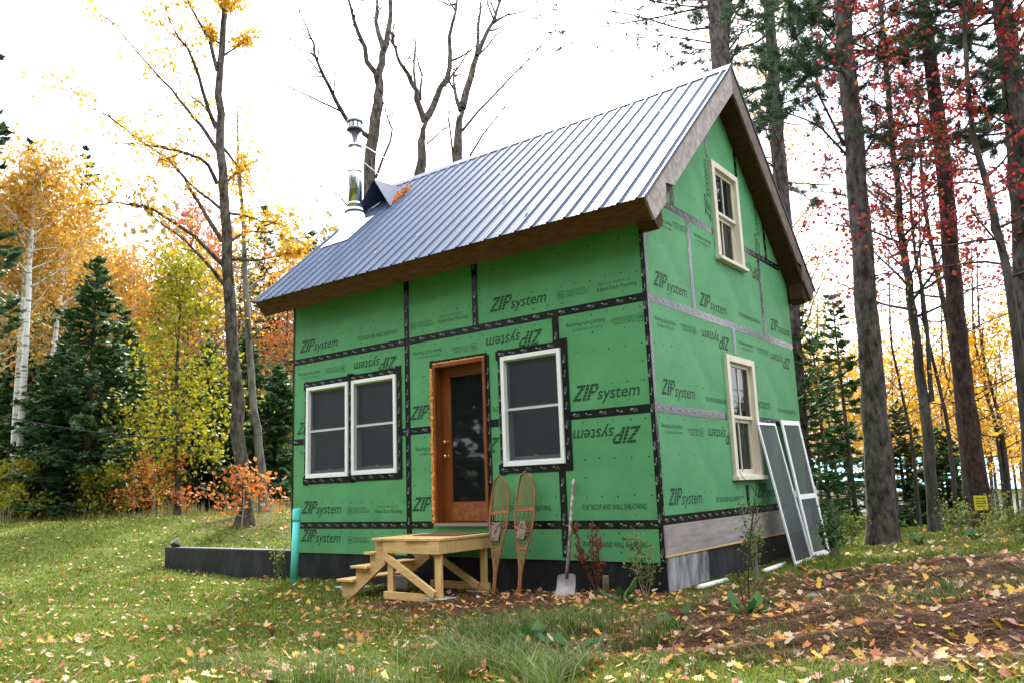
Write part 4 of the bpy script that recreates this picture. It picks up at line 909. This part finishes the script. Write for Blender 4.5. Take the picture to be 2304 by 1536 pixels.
# pale dead branches sticking out of the yellow maple
def mass(name, label, cat, centres, n, leaf, lm, seed, sig):
    """a far-off wood that reads as one mass"""
    rg = np.random.default_rng(seed); C = centres[rg.integers(len(centres), size=n)] + rg.normal(size=(n, 3)) * sig
    V, F, r = kites(C, leaf * rg.uniform(.5, 1.4, n), rg, None, .7); me = new_mesh(name, V, [F], lm, False, r)
    tag(link(bpy.data.objects.new(name, me), None, (0, 0, 0)), label, cat, kind='stuff')
rg = np.random.default_rng(200)
def band(u0, u1, d0_, d1_, h0, h1, n):
    out = []
    for _ in range(n):
        b = on_ground(at(rg.uniform(u0, u1), 1100, rg.uniform(d0_, d1_))); b[2] += rg.uniform(h0, h1) * rg.uniform(.3, 1); out.append(b)
    return np.array(out)
mass('distant_woods', 'dense mixed woods closing the view behind the left lawn', 'woods', band(-250, 780, 42, 60, .2, 16, 800), 62000, .42, L_FAR, 201, (.9, .9, .7))
mass('distant_woods', 'mixed undergrowth along the foot of the left woods', 'undergrowth', band(-200, 760, 30, 41, 0, 7.5, 420), 30000, .24, L_MIX, 202, (.7, .7, .4))
def around(a0, a1, r0, r1, h0, h1, n):
    out = []
    for _ in range(n):
        t, r_ = R_(rg.uniform(a0, a1)), rg.uniform(r0, r1); b = on_ground((3 + r_ * math.cos(t), -1 + r_ * math.sin(t), 0)); b[2] += rg.uniform(h0, h1); out.append(b)
    return np.array(out)
mass('distant_woods', 'dark evergreen woods across the lawn, mirrored in the door glass', 'woods', around(203, 372, 20, 28, 0, 18, 1100), 64000, .62, L_GRN, 204, (.9, .9, .6))
mass('distant_woods', 'yellowing branches across the lawn, mirrored in the door glass', 'woods', around(203, 318, 19, 23, .5, 10, 200), 11000, .3, L_LIME, 205, (.5, .5, .35))
mass('distant_woods', 'unseen low brush added to darken reflections in the gable tape', 'woods', around(12, 66, 21, 28, -.5, 3.6, 260), 14000, .5, L_GRN, 206, (.7, .7, .3))  # added out of view, kept low so only the lower gable tapes mirror dark
mass('distant_woods', 'hazy pinkish hillside woods far beyond the right hand trees', 'woods', band(1700, 2600, 50, 85, 0, 11.0, 620), 40000, .36, leaf_mat('far hillside leaves', [(.30, .20, .14), (.48, .30, .16), (.42, .22, .17), (.55, .38, .12)], .3), 203, (1.2, 1.2, .8))

# ---- big trees right of the house
T3 = path([(1985, 1205), (1970, 950), (1955, 750), (1935, 500), (1915, 250), (1900, 100), (1888, -80), (1880, -300)], 14.); T3[0] = on_ground(T3[0])
ex3 = [(path(p, 14., dd), r) for p, dd, r in [([(1900, 330), (1860, 250), (1825, 180), (1800, 120)], -1, .03), ([(1925, 380), (1975, 300), (1965, 210), (1990, 150)], 1, .03), ([(1905, 350), (1840, 280), (1760, 250), (1700, 255)], -1, .025), ([(1925, 390), (2000, 365), (2100, 360)], 1.2, .02)]]
pine('pine_tree', 'thick grey brown pine trunk nearest the gable end', T3, [.225, .185, .165, .15, .135, .125], 110, t0=.62, nb=34, blen=2.6, extra=ex3, dead=10, tn=34)
T4 = path([(2210, 1193), (2206, 1130), (2183, 970), (2165, 833), (2149, 697), (2137, 525), (2117, 323), (2097, 161), (2076, 0), (2060, -160)], 16.); T4[0] = on_ground(T4[0])
pine('pine_tree', 'reddish brown pine trunk with a yellow sign, second big trunk from the gable', T4, [.185, .165, .15, .135, .115, .095], 111, bark=RBARK, t0=.60, nb=22, blen=2.3, dead=12)
T5 = path([(2345, 1230), (2330, 900), (2302, 484), (2286, 283), (2270, 121), (2254, 0), (2240, -160)], 14.5); T5[0] = on_ground(T5[0])
pine('pine_tree', 'big pine trunk at the upper right picture edge', T5, [.21, .18, .16, .15, .13], 112, t0=.42, nb=34, blen=2.5, dead=6, tn=34)
T2 = path([(1800, 1000), (1780, 640), (1757, 404), (1747, 262), (1737, 121), (1729, 0), (1722, -150)], 19.); T2 = [on_ground(at(1805, 1100, 19.))] + T2
pine('pine_tree', 'straight pine trunk rising just right of the roof peak', T2, [.20, .17, .15, .13, .11], 113, t0=.40, nb=52, blen=2.7, dead=6, tn=34)
T1 = path([(1640, 700), (1622, 160), (1612, 0), (1605, -160)], 18.); T1 = [on_ground(at(1645, 1100, 18.))] + T1
ex1 = [(path(p, 18., dd), .03) for p, dd in [([(1615, 60), (1540, 70), (1450, 40), (1330, 15), (1250, 5)], -1.5), ([(1612, 20), (1500, 10), (1420, -10)], -1), ([(1618, 100), (1560, 90), (1480, 80), (1400, 75)], .8), ([(1610, 10), (1480, 40), (1360, 60), (1240, 75)], 0)]]
pine('pine_tree', 'big dark pine behind the roof peak with boughs reaching left', T1, [.26, .23, .21, .19], 114, t0=.70, nb=16, blen=2.8, extra=ex1, dead=3)
T1b = path([(1700, 700), (1632, 160), (1640, 0), (1646, -160)], 20.); T1b = [on_ground(at(1700, 1100, 20.))] + T1b
leafy('bare_tree', 'thin branching tree close behind the roof peak', 'tree', T1b, [.10, .09, .08, .06], BARK, L_GOLD, 115, nb=26, t0=.45, blen=2.4, nleaf=1500, leaf=.08, spread=.2)
T6 = path([(2106, 1193), (2087, 970), (2065, 811), (2051, 674), (2035, 580), (2024, 484), (2008, 323), (1996, 182), (1980, 0), (1970, -120)], 17.); T6[0] = on_ground(T6[0])
leafy('maple_tree', 'slender red leaved maple between the two nearest big pine trunks', 'tree', T6, [.115, .09, .075, .06, .05, .035], DBARK, L_RED, 116, nb=34, t0=.28, blen=2.3, leaf=.085, nleaf=3800, spread=.09, sub=5, fine=3, extra=[(path([(2097, 902), (2090, 800), (2078, 674), (2055, 560), (2045, 430), (2062, 300), (2075, 180)], 17.), .05)])
for i, (u, d, H, ln, lab) in enumerate([(2330, 13., 8.5, (-.5, .1, 0), 'red maple whose leafy branches hang in from the right edge'), (2180, 18.5, 9.5, (0, 0, 0), 'red maple behind the reddish pine trunk')]):
    b = on_ground(at(u, 1150, d)); tk = [b, b + [.1, .1, H * .4], b + [-.1, .2, H * .7], b + [.1, 0, H]]
    leafy('maple_tree', lab, 'tree', tk, [.08, .06, .04, .015], DBARK, L_RED, 120 + i, nb=34, t0=.35, blen=2.6, leaf=.08, nleaf=3000, spread=.09, sub=5, fine=3, lean=ln, elev=.1)
EX = [(1845, 30, 7.5, 'yellow tree farther back beside the gable spruces'), (1985, 31, 7.0, 'yellow tree farther back behind the thick pine trunk'), (2100, 33, 7.4, 'yellow tree farther back behind the slender red maple'), (2200, 34, 7.2, 'yellow tree farther back right of the reddish pine'), (2300, 30, 6.8, 'yellow tree farther back at the right edge')]
for i, (u, d, H, lab) in enumerate(EX + [(1905, 22, 4.2, 'yellow leaved sapling between the spruces and the big pine trunk'), (2040, 24, 4.6, 'yellow leaved sapling left of the slender red maple'), (2150, 23, 4.0, 'yellow leaved sapling behind the reddish pine trunk'), (2260, 21, 4.4, 'yellow leaved sapling at the right edge'), (1860, 27, 6.5, 'tall yellow green tree behind the gable spruces'), (2230, 28, 5.0, 'farther yellow sapling near the right edge')]):
    b = on_ground(at(u, 1120, d)); tk = [b, b + [.1, .1, H * .4], b + [-.1, .1, H * .7], b + [.05, 0, H]]
    leafy('sapling', lab, 'tree', tk, [.05, .04, .025, .01], DBARK, (L_GOLD if i < 5 else L_YEL) if i != 9 else L_LIME, 125 + i, nb=26, t0=.25, blen=2.0, leaf=.10, nleaf=(1300 if i < 5 else 2200), spread=.2, elev=.05)
for i, (u, d, H, Rb, gp, lab) in enumerate([(1830, 19, 5.6, 1.2, .15, 'dark young spruce nearest the far gable corner'), (1868, 21, 5.0, 1.2, .15, 'dark young spruce second from the gable corner'), (1925, 18.5, 5.2, 1.0, .35, 'sparse young spruce just left of the thick pine trunk'), (2040, 22, 3.2, 1.1, .2, 'low dark spruce right of the thick pine trunk'), (2140, 21, 2.4, 1.0, .2, 'low dark spruce left of the reddish pine trunk')]):
    conifer('spruce_tree', lab, on_ground(at(u, 1150, d)), H, Rb, 140 + i, nwh=26, per=5, cards=50, card=.17, trunk_r=.06, gap=gp)
for i, u in enumerate((2150, 2235, 2262, 2290, 1990, 2065, 1850, 1885, 2015, 2125, 2180, 2215, 2245, 2275)):
    d = 17 + (i * 7 % 11) * 1.3; b = on_ground(at(u, 1150, d)); tk = [b, b + [.05, .1, 2.], b + [-.15, .1, 4.2], b + [.1, 0, 6.5]]
    leafy('sapling', ['thin bare sapling left of the reddish pine', 'thin bare sapling right of the reddish pine', 'second thin bare sapling right of the reddish pine', 'thin bare sapling nearest the right edge', 'thin bare sapling behind the thick pine trunk', 'thin bare sapling between red maple and thick pine', 'thin bare stem beside the screen door', 'thin bare stem among the gable spruces', 'thin bare stem just right of the thick pine', 'thin bare stem between red maple and reddish pine', 'thin bare stem hidden partly by the reddish pine', 'thin bare stem right beside the yellow sign', 'third thin bare stem right of the reddish pine', 'fourth thin bare stem right of the reddish pine'][i], 'tree', tk, [.045, .035, .025, .008], DBARK, L_GOLD, 150 + i, nb=16, t0=.3, blen=1.4, leaf=.08, nleaf=160, spread=.15)
b = on_ground(at(1815, 1120, 24)); tk = [b, b + [.1, .1, 5], b + [-.1, .3, 10], b + [.1, 0, 15]]
leafy('maple_tree', 'tall thin tree with sparse golden leaves behind the thick pine and the roof', 'tree', tk, [.13, .10, .07, .02], DBARK, L_GOLD, 170, nb=40, t0=.3, blen=2.8, leaf=.10, nleaf=2600, spread=.15, sub=5)
# yellow sign on the reddish pine
q_ = at(2207, 1130, 15.82); dv = CP - q_; dv[2] = 0; dv /= np.linalg.norm(dv); sv = np.cross([0, 0, 1.], dv)
sg = empty('posted_sign', tuple(q_), 'small yellow notice nailed to the reddish pine trunk', 'sign')
MB().prism([q_ + sv * x + np.array([0, 0, z]) for x, z in ((-.10, -.12), (.10, -.12), (.10, .12), (-.10, .12))], dv * .004).build('board', mat('yellow sign', (.72, .56, .04), .5), sg)
m = MB()
for z, w_ in ((.07, .13), (.02, .15), (-.02, .15), (-.06, .12)): m.prism([q_ + dv * .005 + sv * x + np.array([0, 0, z + e]) for x, e in ((-w_ / 2, 0), (w_ / 2, 0), (w_ / 2, .014), (-w_ / 2, .014))], dv * .001)
tag(m.build('print', mat('black print', (.02, .02, .02), .6), sg), kind='stuff')
# far buildings seen between the right hand trunks
def far_building(label, u, d, L_, wd, hw, hr, wallm, roofm, yaw):
    b = on_ground(at(u, 1150, d)); o = empty('building', tuple(b), label, 'building'); c, s_ = math.cos(yaw), math.sin(yaw)
    Pt = lambda x, y, z: (b[0] + x * c - y * s_, b[1] + x * s_ + y * c, b[2] + z)
    m = MB(); m.prism([Pt(-L_ / 2, -wd / 2, -1), Pt(L_ / 2, -wd / 2, -1), Pt(L_ / 2, wd / 2, -1), Pt(-L_ / 2, wd / 2, -1)], (0, 0, hw + 1)); m.build('wall', wallm, o)
    m = MB(); m.prism([Pt(-L_ / 2 - .3, -wd / 2 - .4, hw + .01), Pt(-L_ / 2 - .3, wd / 2 + .4, hw + .01), Pt(-L_ / 2 - .3, 0, hw + hr)], np.array(Pt(L_ / 2 + .3, 0, 0)) - np.array(Pt(-L_ / 2 - .3, 0, 0))); m.build('roof', roofm, o)
    for k in range(3):
        x = -L_ / 2 + L_ * (k + .5) / 3; m = MB(); m.prism([Pt(x - .5, -wd / 2 - .02, hw * .35), Pt(x + .5, -wd / 2 - .02, hw * .35), Pt(x + .5, -wd / 2 - .02, hw * .8), Pt(x - .5, -wd / 2 - .02, hw * .8)], np.array(Pt(0, -.03, 0)) - np.array(Pt(0, 0, 0))); m.build('window', GREYV, o)
far_building('low tan building with turquoise roof glimpsed behind the spruces', 1960, 46, 11, 6, 2.3, 1.1, mat('tan siding', (.42, .34, .27), .8), mat('turquoise metal roofing', (.16, .50, .60), .4), .25)
far_building('white building with blue roof edge behind the right hand saplings', 2270, 40, 7, 6, 2.2, 1.0, mat('white siding', (.78, .78, .80), .7), mat('blue metal roofing', (.25, .50, .68), .4), -.1)
# overhead wires
for i, (a_, b_, r) in enumerate([(at(-300, 862, 14), at(500, 985, 20), .011), (at(-300, 655, 24), at(560, 900, 30), .006), (at(-300, 760, 24), at(560, 930, 30), .006)]):
    n = 14; t = np.linspace(0, 1, n)[:, None]; P = a_ * (1 - t) + b_ * t; P[:, 2] -= .25 * 4 * (t * (1 - t))[:, 0]; m = MB(); m.tube(P, r, 6)
    tag(m.build('overhead_wire', mat('black cable', (.03, .034, .045), 1., spec=.0)), ['thick dark cable crossing in front of the hemlocks, lowest of three', 'thin cable crossing the left woods, highest of three', 'thin cable crossing the left woods, middle of three'][i], 'wire')

# ================================================================== ground cover
def in_view(P, pad=60):
    q = (P - CP) @ CRM; z = -q[:, 2]; u = 1152 + CF * q[:, 0] / np.maximum(z, .01); v = 768 - CF * q[:, 1] / np.maximum(z, .01)
    return (z > .5) & (u > -pad) & (u < 2304 + pad) & (v < 1536 + pad * 3)
def footprint(x, y): return ((x > -.02) & (x < LX + .03) & (y > .0)) & (y < LY) | ((x > -3.47) & (x < 0) & (y > -.02) & (y < .22))
def scatter(n, rmin, rmax, rg, power=1.0):
    """points over the ground seen from the picture's side, denser near"""
    r = rmin * (rmax / rmin) ** (rg.random(n) ** power); a_ = rg.uniform(R_(90 - 26) + CR[2] - R_(8), R_(90 + 26) + CR[2] + R_(8), n); x = CP[0] + r * np.cos(a_); y = CP[1] + r * np.sin(a_)
    k = ~footprint(x, y); x, y, r = x[k], y[k], r[k]; return np.stack([x, y, gh(x, y)], 1), r
def lownoise(x, y): return .5 + .25 * np.sin(x * 1.7 + 2 * np.sin(y * .9)) + .25 * np.sin(y * 2.3 + 1.5 * np.sin(x * 1.3))
L_GRASS = leaf_mat('lawn grass', [(.055, .11, .010), (.11, .19, .016), (.17, .235, .024), (.23, .22, .04), (.13, .205, .02)], .3)
L_STRAW = leaf_mat('dry tall grass', [(.30, .26, .10), (.42, .36, .16), (.22, .24, .07), (.36, .30, .12)], .3)
def blades(P, h, wdt, rg, lean=.5):
    n = len(P); az = rg.uniform(0, 6.283, n); D = np.stack([np.cos(az), np.sin(az), np.zeros(n)], 1); S_ = np.stack([-np.sin(az), np.cos(az), np.zeros(n)], 1) * (wdt / 2)[:, None]
    l = (rg.random(n) * lean * h)[:, None]; up = np.array([0, 0, 1.])
    mid = P + D * l * .35 + up * (h * .6)[:, None]; tip = P + D * l * 1.1 + up * (h * (1 - .12 * rg.random(n)))[:, None]
    V = np.stack([P - S_, P + S_, mid + S_ * .7, mid - S_ * .7, tip], 1).reshape(-1, 3); o = np.arange(n)[:, None] * 5
    return V, [o + np.array([[0, 1, 2, 3]]), o + np.array([[3, 2, 4]])], np.repeat(rg.random(n), 5)
rg = np.random.default_rng(300)
P, r = scatter(330000, 4.0, 30, rg, .85); keep = in_view(P); P, r = P[keep], r[keep]
dens = np.clip(1.05 - bare(P[:, 0], P[:, 1]) * 1.05, .03, 1) * (.45 + .75 * lownoise(P[:, 0] * 2.2, P[:, 1] * 2.2)); k = rg.random(len(P)) < dens; P, r = P[k], r[k]
hh = (.014 + .026 * rg.random(len(P))) * (1 + r / 22) * (.6 + .9 * lownoise(P[:, 0] * 1.3 + 5, P[:, 1] * 1.3)); P[:, 2] -= .004
V, FS, rn = blades(P, hh, .0035 + .0011 * r * rg.uniform(.5, 1.2, len(P)), rg, 1.1)
tag(link(bpy.data.objects.new('lawn_grass', new_mesh('lawn_grass', V, FS, L_GRASS, False, rn)), None, (0, 0, 0)), 'short olive green lawn grass growing round the house', 'grass', kind='stuff')
# longer tufts in front and tall dry grass at the lawn edge
C = []; 
for _ in range(260):
    x, y = rg.uniform(4.6, 9.2), rg.uniform(-4.6, -.6)
    if rg.random() < .35: x, y = rg.uniform(5.9, 7.6), rg.uniform(-3.9, -2.0)
    if rg.random() < .25: x, y = rg.uniform(7, 10), rg.uniform(-2, 4)
    if bare(np.array([x]), np.array([y]))[0] > .75 and rg.random() < .7: continue
    n = rg.integers(25, 90); s_ = rg.uniform(.03, .12); q = np.stack([x + rg.normal(size=n) * s_, y + rg.normal(size=n) * s_], 1); C.append(np.column_stack([q, gh(q[:, 0], q[:, 1]), np.full(n, rg.uniform(.06, .15) + (.09 if 5.9 < x < 7.6 and y < -2. else 0))]))
C = np.concatenate(C); C = C[~footprint(C[:, 0], C[:, 1])]; V, FS, rn = blades(C[:, :3], C[:, 3] * rg.uniform(.5, 1.1, len(C)), np.full(len(C), .006), rg, 1.6)
tag(link(bpy.data.objects.new('grass_tuft', new_mesh('grass_tuft', V, FS, leaf_mat('tuft grass', [(.035, .075, .014), (.07, .12, .022), (.10, .15, .03), (.06, .12, .02), (.20, .18, .06), (.05, .10, .02)], .3), False, rn)), None, (0, 0, 0)), 'longer arching grass tufts in the foreground below the house', 'grass', kind='stuff')
n = 9000; u = rg.uniform(-80, 680, n); d = rg.uniform(23.5, 27, n); P = np.array([at(a_, 1150, b_) for a_, b_ in zip(u, d)]); P[:, 2] = gh(P[:, 0], P[:, 1]); k = rg.random(n) < .25 + .75 * lownoise(P[:, 0], P[:, 1]); P = P[k]
V, FS, rn = blades(P, rg.uniform(.10, .62, len(P)) * (.15 + 1.3 * lownoise(P[:, 0] * 1.1, P[:, 1] * 1.1) ** 2), np.full(len(P), .018), rg, .6)
tag(link(bpy.data.objects.new('tall_grass', new_mesh('tall_grass', V, FS, L_STRAW, False, rn)), None, (0, 0, 0)), 'pale dry tall grass along the far lawn edge', 'grass', kind='stuff')
# pine needles on the mound
n = 40000; P, r = scatter(n * 3, 4., 16, rg, .9); k = (rg.random(len(P)) < bare(P[:, 0], P[:, 1])) & in_view(P); P = P[k]; n = len(P)
az = rg.uniform(0, 6.283, n); D = np.stack([np.cos(az), np.sin(az), rg.normal(size=n) * .15], 1) * rg.uniform(.03, .07, n)[:, None]; S_ = np.stack([-np.sin(az), np.cos(az), np.zeros(n)], 1) * .0018; P[:, 2] += .006 + .008 * rg.random(n)
V = np.stack([P - D, P + S_, P + D, P - S_], 1).reshape(-1, 3)
tag(link(bpy.data.objects.new('pine_needles', new_mesh('pine_needles', V, [np.arange(n)[:, None] * 4 + np.arange(4)[None]], leaf_mat('fallen needles', [(.07, .028, .013), (.19, .085, .038), (.28, .14, .065)], .1), False, np.repeat(rg.random(n), 4))), None, (0, 0, 0)), 'brown fallen pine needles covering the mound beside the gable', 'needles', kind='stuff')
# fallen maple leaves
TPL = np.array([(0, -.5), (.16, -.30), (.46, -.34), (.34, -.12), (.5, .10), (.26, .12), (.22, .30), (0, .55), (-.22, .30), (-.26, .12), (-.5, .10), (-.34, -.12), (-.46, -.34), (-.16, -.30)])
def fallen(P, size, rg, curl=.75):
    n = len(P); az = rg.uniform(0, 6.283, n); c, s_ = np.cos(az), np.sin(az); k = len(TPL); X = np.concatenate([TPL, [[0, 0]]]); q = X[None] * size[:, None, None]; q = q * np.stack([rg.uniform(.65, 1, n), np.ones(n)], 1)[:, None]
    x = q[..., 0] * c[:, None] - q[..., 1] * s_[:, None]; y = q[..., 0] * s_[:, None] + q[..., 1] * c[:, None]
    cu = rg.uniform(-.2, 1, n)[:, None] * curl; z = cu * (q[..., 0] ** 2 + .6 * q[..., 1] ** 2) / size[:, None] + x * rg.normal(size=(n, 1)) * .38 + y * rg.normal(size=(n, 1)) * .38
    z = z - z.min(1)[:, None] * .6
    V = np.stack([x, y, z], -1) + P[:, None]; i = np.arange(k); F = np.stack([np.full(k, k), i, (i + 1) % k], 1); F = (np.arange(n)[:, None, None] * (k + 1) + F[None]).reshape(-1, 3)
    return V.reshape(-1, 3), F, np.repeat(rg.random(n), k + 1)
LITTER = [(.58, .40, .08), (.50, .19, .04), (.36, .07, .045), (.40, .26, .14), (.56, .42, .28), (.20, .09, .05), (.28, .13, .06), (.60, .38, .04), (.44, .14, .04), (.50, .34, .22)]
L_LIT = leaf_mat('fallen leaves', LITTER, .2)
P, r = scatter(21000, 4., 24, rg, .85); k = in_view(P) & (rg.random(len(P)) < .32 + .40 * lownoise(P[:, 0] * 1.5, P[:, 1] * 1.5) + .12 * sst(6, 8, P[:, 0]) + .3 * bare(P[:, 0], P[:, 1]) * sst(7, 5, P[:, 0])); P, r = P[k], r[k]; P[:, 2] += .010 + .024 * rg.random(len(P))
near = np.argsort(r)[:150]; rest = np.setdiff1d(np.arange(len(P)), near)
V, F, rn = fallen(P[rest], (.020 + .048 * rg.random(len(rest)) ** 1.6) * (1 + .02 * r[rest]), rg)
tag(link(bpy.data.objects.new('leaf_litter', new_mesh('leaf_litter', V, [F], L_LIT, False, rn)), None, (0, 0, 0)), 'fallen maple leaves scattered over the lawn and the mound', 'leaves', kind='stuff')
KN = [('yellow', (.56, .37, .04)), ('orange', (.58, .25, .05)), ('red', (.42, .07, .05)), ('tan', (.52, .38, .24)), ('pale', (.52, .41, .30))]
var = {}
for nm, c in KN:
    mm = leaf_mat(nm + ' fallen leaf', [tuple(x * .8 for x in c), c], .2)
    for q in range(4):
        V, F, rn = fallen(np.zeros((1, 3)), np.array([.085]), rg, .5); var[nm, q] = new_mesh('fallen_leaf', V, [F], mm, False, rn)
for i in near:
    nm = KN[rg.choice(5, p=[.27, .2, .13, .22, .18])][0]; o = bpy.data.objects.new('fallen_leaf', var[nm, int(rg.integers(4))]); link(o, None, tuple(P[i])); o.rotation_euler = (0, 0, rg.uniform(0, 6.28)); s_ = rg.uniform(.35, .8); o.scale = (s_, s_, s_)
    tag(o, nm + ' maple leaf lying loose on the foreground grass', 'leaf', nm + ' fallen leaves in the foreground')
# leaves caught in the snow splitter
n = 150; P = np.array([rp(rg.uniform(.50, .78), rg.uniform(1.50, 1.95), .03 + .05 * rg.random()) for _ in range(n)]); P = P[(P[:, 0] - .32) > (2.10 - P[:, 1]) * .55]
V, F, rn = kites(P, .06, rg); tag(link(bpy.data.objects.new('needle_drift', new_mesh('needle_drift', V, [F], L_ORG, False, rn)), None, (0, 0, 0)), 'drift of rusty needles caught beside the metal cricket on the roof', 'needles', kind='stuff')
for i, (x, y) in enumerate([(2.6, .1), (3.9, .4), (4.6, -.1), (5.3, .9), (1.9, -.05), (5.7, 1.6), (3.2, 1.3), (4.4, 1.5)]):
    V, F, rn = fallen(np.zeros((1, 3)), np.array([.07]), rg, .3); o = bpy.data.objects.new('fallen_leaf', var[('tan', 'orange', 'pale')[i % 3], i % 4]); link(o, None, tuple(rp(x, y, .022))); o.rotation_euler = (math.atan(SL), 0, 0)
    tag(o, ('tan', 'orange', 'pale')[i % 3] + ' leaf lying on the metal roof', 'leaf', 'leaves on the roof')

# ---- single plants round the house
def plant(name, label, base, stems, lm, stem_m, seed, leaf, nl, spread, cat='weed', seedy=False):
    rg_ = np.random.default_rng(seed); b = on_ground((*base, 0)); root = empty(name, tuple(b), label, cat); W_ = Wood(); C = []
    for dx, dy, h, wob in stems:
        S_ = wander(rg_, b, (dx, dy, 1.), h, 8, wob, .05); W_.tube(S_, np.linspace(.007, .003, 9), 5); C.append(interp(S_, rg_.uniform(.25, 1, nl)))
        for j in range(5):
            q = interp(S_, np.array([rg_.uniform(.4, .95)]))[0]; B_ = wander(rg_, q, (rg_.normal(), rg_.normal(), 1.), h * .22, 4, .15, .03); W_.tube(B_, np.linspace(.004, .002, 5), 4); C.append(interp(B_, rg_.uniform(.2, 1, nl // 3)))
    C = np.concatenate(C); C = C + rg_.normal(size=C.shape) * spread; finish(root, 'stem', W_, stem_m, kites(C, leaf * rg_.uniform(.5, 1.3, len(C)), rg_, None, .7), lm, 'foliage')
L_DOCK = leaf_mat('rusty dock seeds', [(.13, .035, .02), (.22, .06, .03), (.17, .05, .03)], .1)
plant('dock_plant', 'rusty brown seeding dock plant before the foundation', (5.45, -.28), [(-.35, -.1, .78, .06), (-.1, 0, .80, .05), (.12, -.05, .72, .05), (-.55, 0, .62, .06)], L_DOCK, mat('brown stem', (.12, .045, .03), .9), 401, .022, 170, .014)
plant('weed_clump', 'thin yellow green weeds growing at the house corner', (6.0, -.28), [(-.1, 0, .62, .08), (.15, 0, .55, .08), (.3, -.1, .5, .1), (-.35, 0, .5, .1), (0, -.2, .7, .07)], L_SHRUB, TWIG, 402, .04, 26, .03)
plant('weed_clump', 'thin green weeds growing along the gable before the scuffed foundation', (6.62, 1.15), [(-.1, 0, .85, .08), (.15, 0, .75, .08), (.1, -.2, .6, .1), (-.1, .2, 1.0, .07), (0, .3, .7, .1)], L_SHRUB, TWIG, 403, .04, 30, .04)
plant('weed_clump', 'leafy green weeds at the foot of the leaning screen door', (6.75, 3.6), [(-.1, 0, .75, .08), (.15, 0, .6, .08), (.3, -.2, .6, .1), (-.1, .2, .7, .07), (.3, .3, .7, .1)], L_WEED, TWIG, 404, .06, 40, .06)
plant('weed_clump', 'small weeds against the low black wall beside the turquoise pipe', (-.1, -.15), [(0, 0, .6, .08), (.2, 0, .5, .1), (-.2, 0, .45, .1)], L_SHRUB, TWIG, 405, .04, 30, .03)
plant('burdock', 'tall dry burdock stalk with dark burs on the mound', (7.55, -1.55), [(.02, .12, 1.05, .07), (-.22, .12, .55, .08)], leaf_mat('burs', [(.05, .028, .02), (.09, .05, .03)], .1), mat('dark stem', (.05, .03, .028), .9), 406, .03, 5, .02)
for i, (x, y, sz, lab) in enumerate([(6.1, -.95, .11, 'broad green leaves left of the mound near the house corner'), (7.6, -1.75, .10, 'broad green leaves at the foot of the dry burdock'), (6.55, -3.0, .09, 'broad green leaves in the foreground at the lower edge'), (6.9, -3.05, .08, 'dark green rosette among the foreground tufts'), (7.2, -2.1, .08, 'small green leaves left of the burdock'), (7.5, 5.2, .08, 'broad leafy green weeds before the thick pine trunk'), (8.25, 5.0, .08, 'broad leafy green weeds before the reddish pine')]):
    rg_ = np.random.default_rng(420 + i); b = on_ground((x, y, 0)); b[2] += .05; root = empty('leafy_weed', tuple(b), lab, 'weed'); m_ = 16 if i > 4 else 9
    for k in range(m_):
        az = k * 2.4 + rg_.normal() * .3; el = rg_.uniform(.2, .9); L_ = sz * rg_.uniform(.8, 1.5); d = np.array([math.cos(az) * math.cos(el), math.sin(az) * math.cos(el), math.sin(el)]); s_ = np.array([-math.sin(az), math.cos(az), 0]); up = np.cross(d, s_); st = b + (d * [1, 1, 1.3]) * L_ * rg_.uniform(.2, 1.2)
        V = [st]; 
        for t, w_ in ((.25, .38), (.55, .42), (.82, .25)): V += [st + d * t * L_ + s_ * w_ * L_ * .8 - up * .1 * L_, st + d * t * L_ - up * (.04 + .1 * t) * L_ * -1, st + d * t * L_ - s_ * w_ * L_ * .8 - up * .1 * L_]
        V.append(st + d * L_ - up * -.05 * L_); F4 = [(1, 2, 5, 4), (2, 3, 6, 5), (4, 5, 8, 7), (5, 6, 9, 8)]; F3 = [(0, 2, 1), (0, 3, 2), (7, 8, 10), (8, 9, 10)]
        V.append(b - [0, 0, .05]); F3.append((0, 11, 1))
        me = new_mesh('leaf', np.array(V) - st, [np.array(F4), np.array(F3)], L_WEED, True, np.full(12, rg_.random())); link(bpy.data.objects.new('leaf', me), root, tuple(st))
for i in (0, 1, 4, 5, 7):
    u = (1850, 1905, 2040, 2075, 2145, 2230, 2260, 2290, 1880)[i]; d = (13.2, 13.8, 14.6, 15.2, 14.5, 14, 13.2, 12.5, 15)[i]; b = at(u, 1150, d)
    plant('shrub', ['low green shrub at the foot of the far gable corner', 'low green shrub left of the thick pine trunk', 'low green shrub just right of the thick pine trunk', 'low shrub before the slender red maple', 'low shrub left of the reddish pine base', 'low shrub right of the reddish pine base', 'second low shrub right of the reddish pine base', 'low shrub at the right picture edge', 'taller thin shrub behind the screen door'][i], (b[0], b[1]), [(rg.normal() * .4, rg.normal() * .4, rg.uniform(.3, .65), .1) for _ in range(5)], L_SHRUB, TWIG, 440 + i, .05, 34, .07, 'shrub')
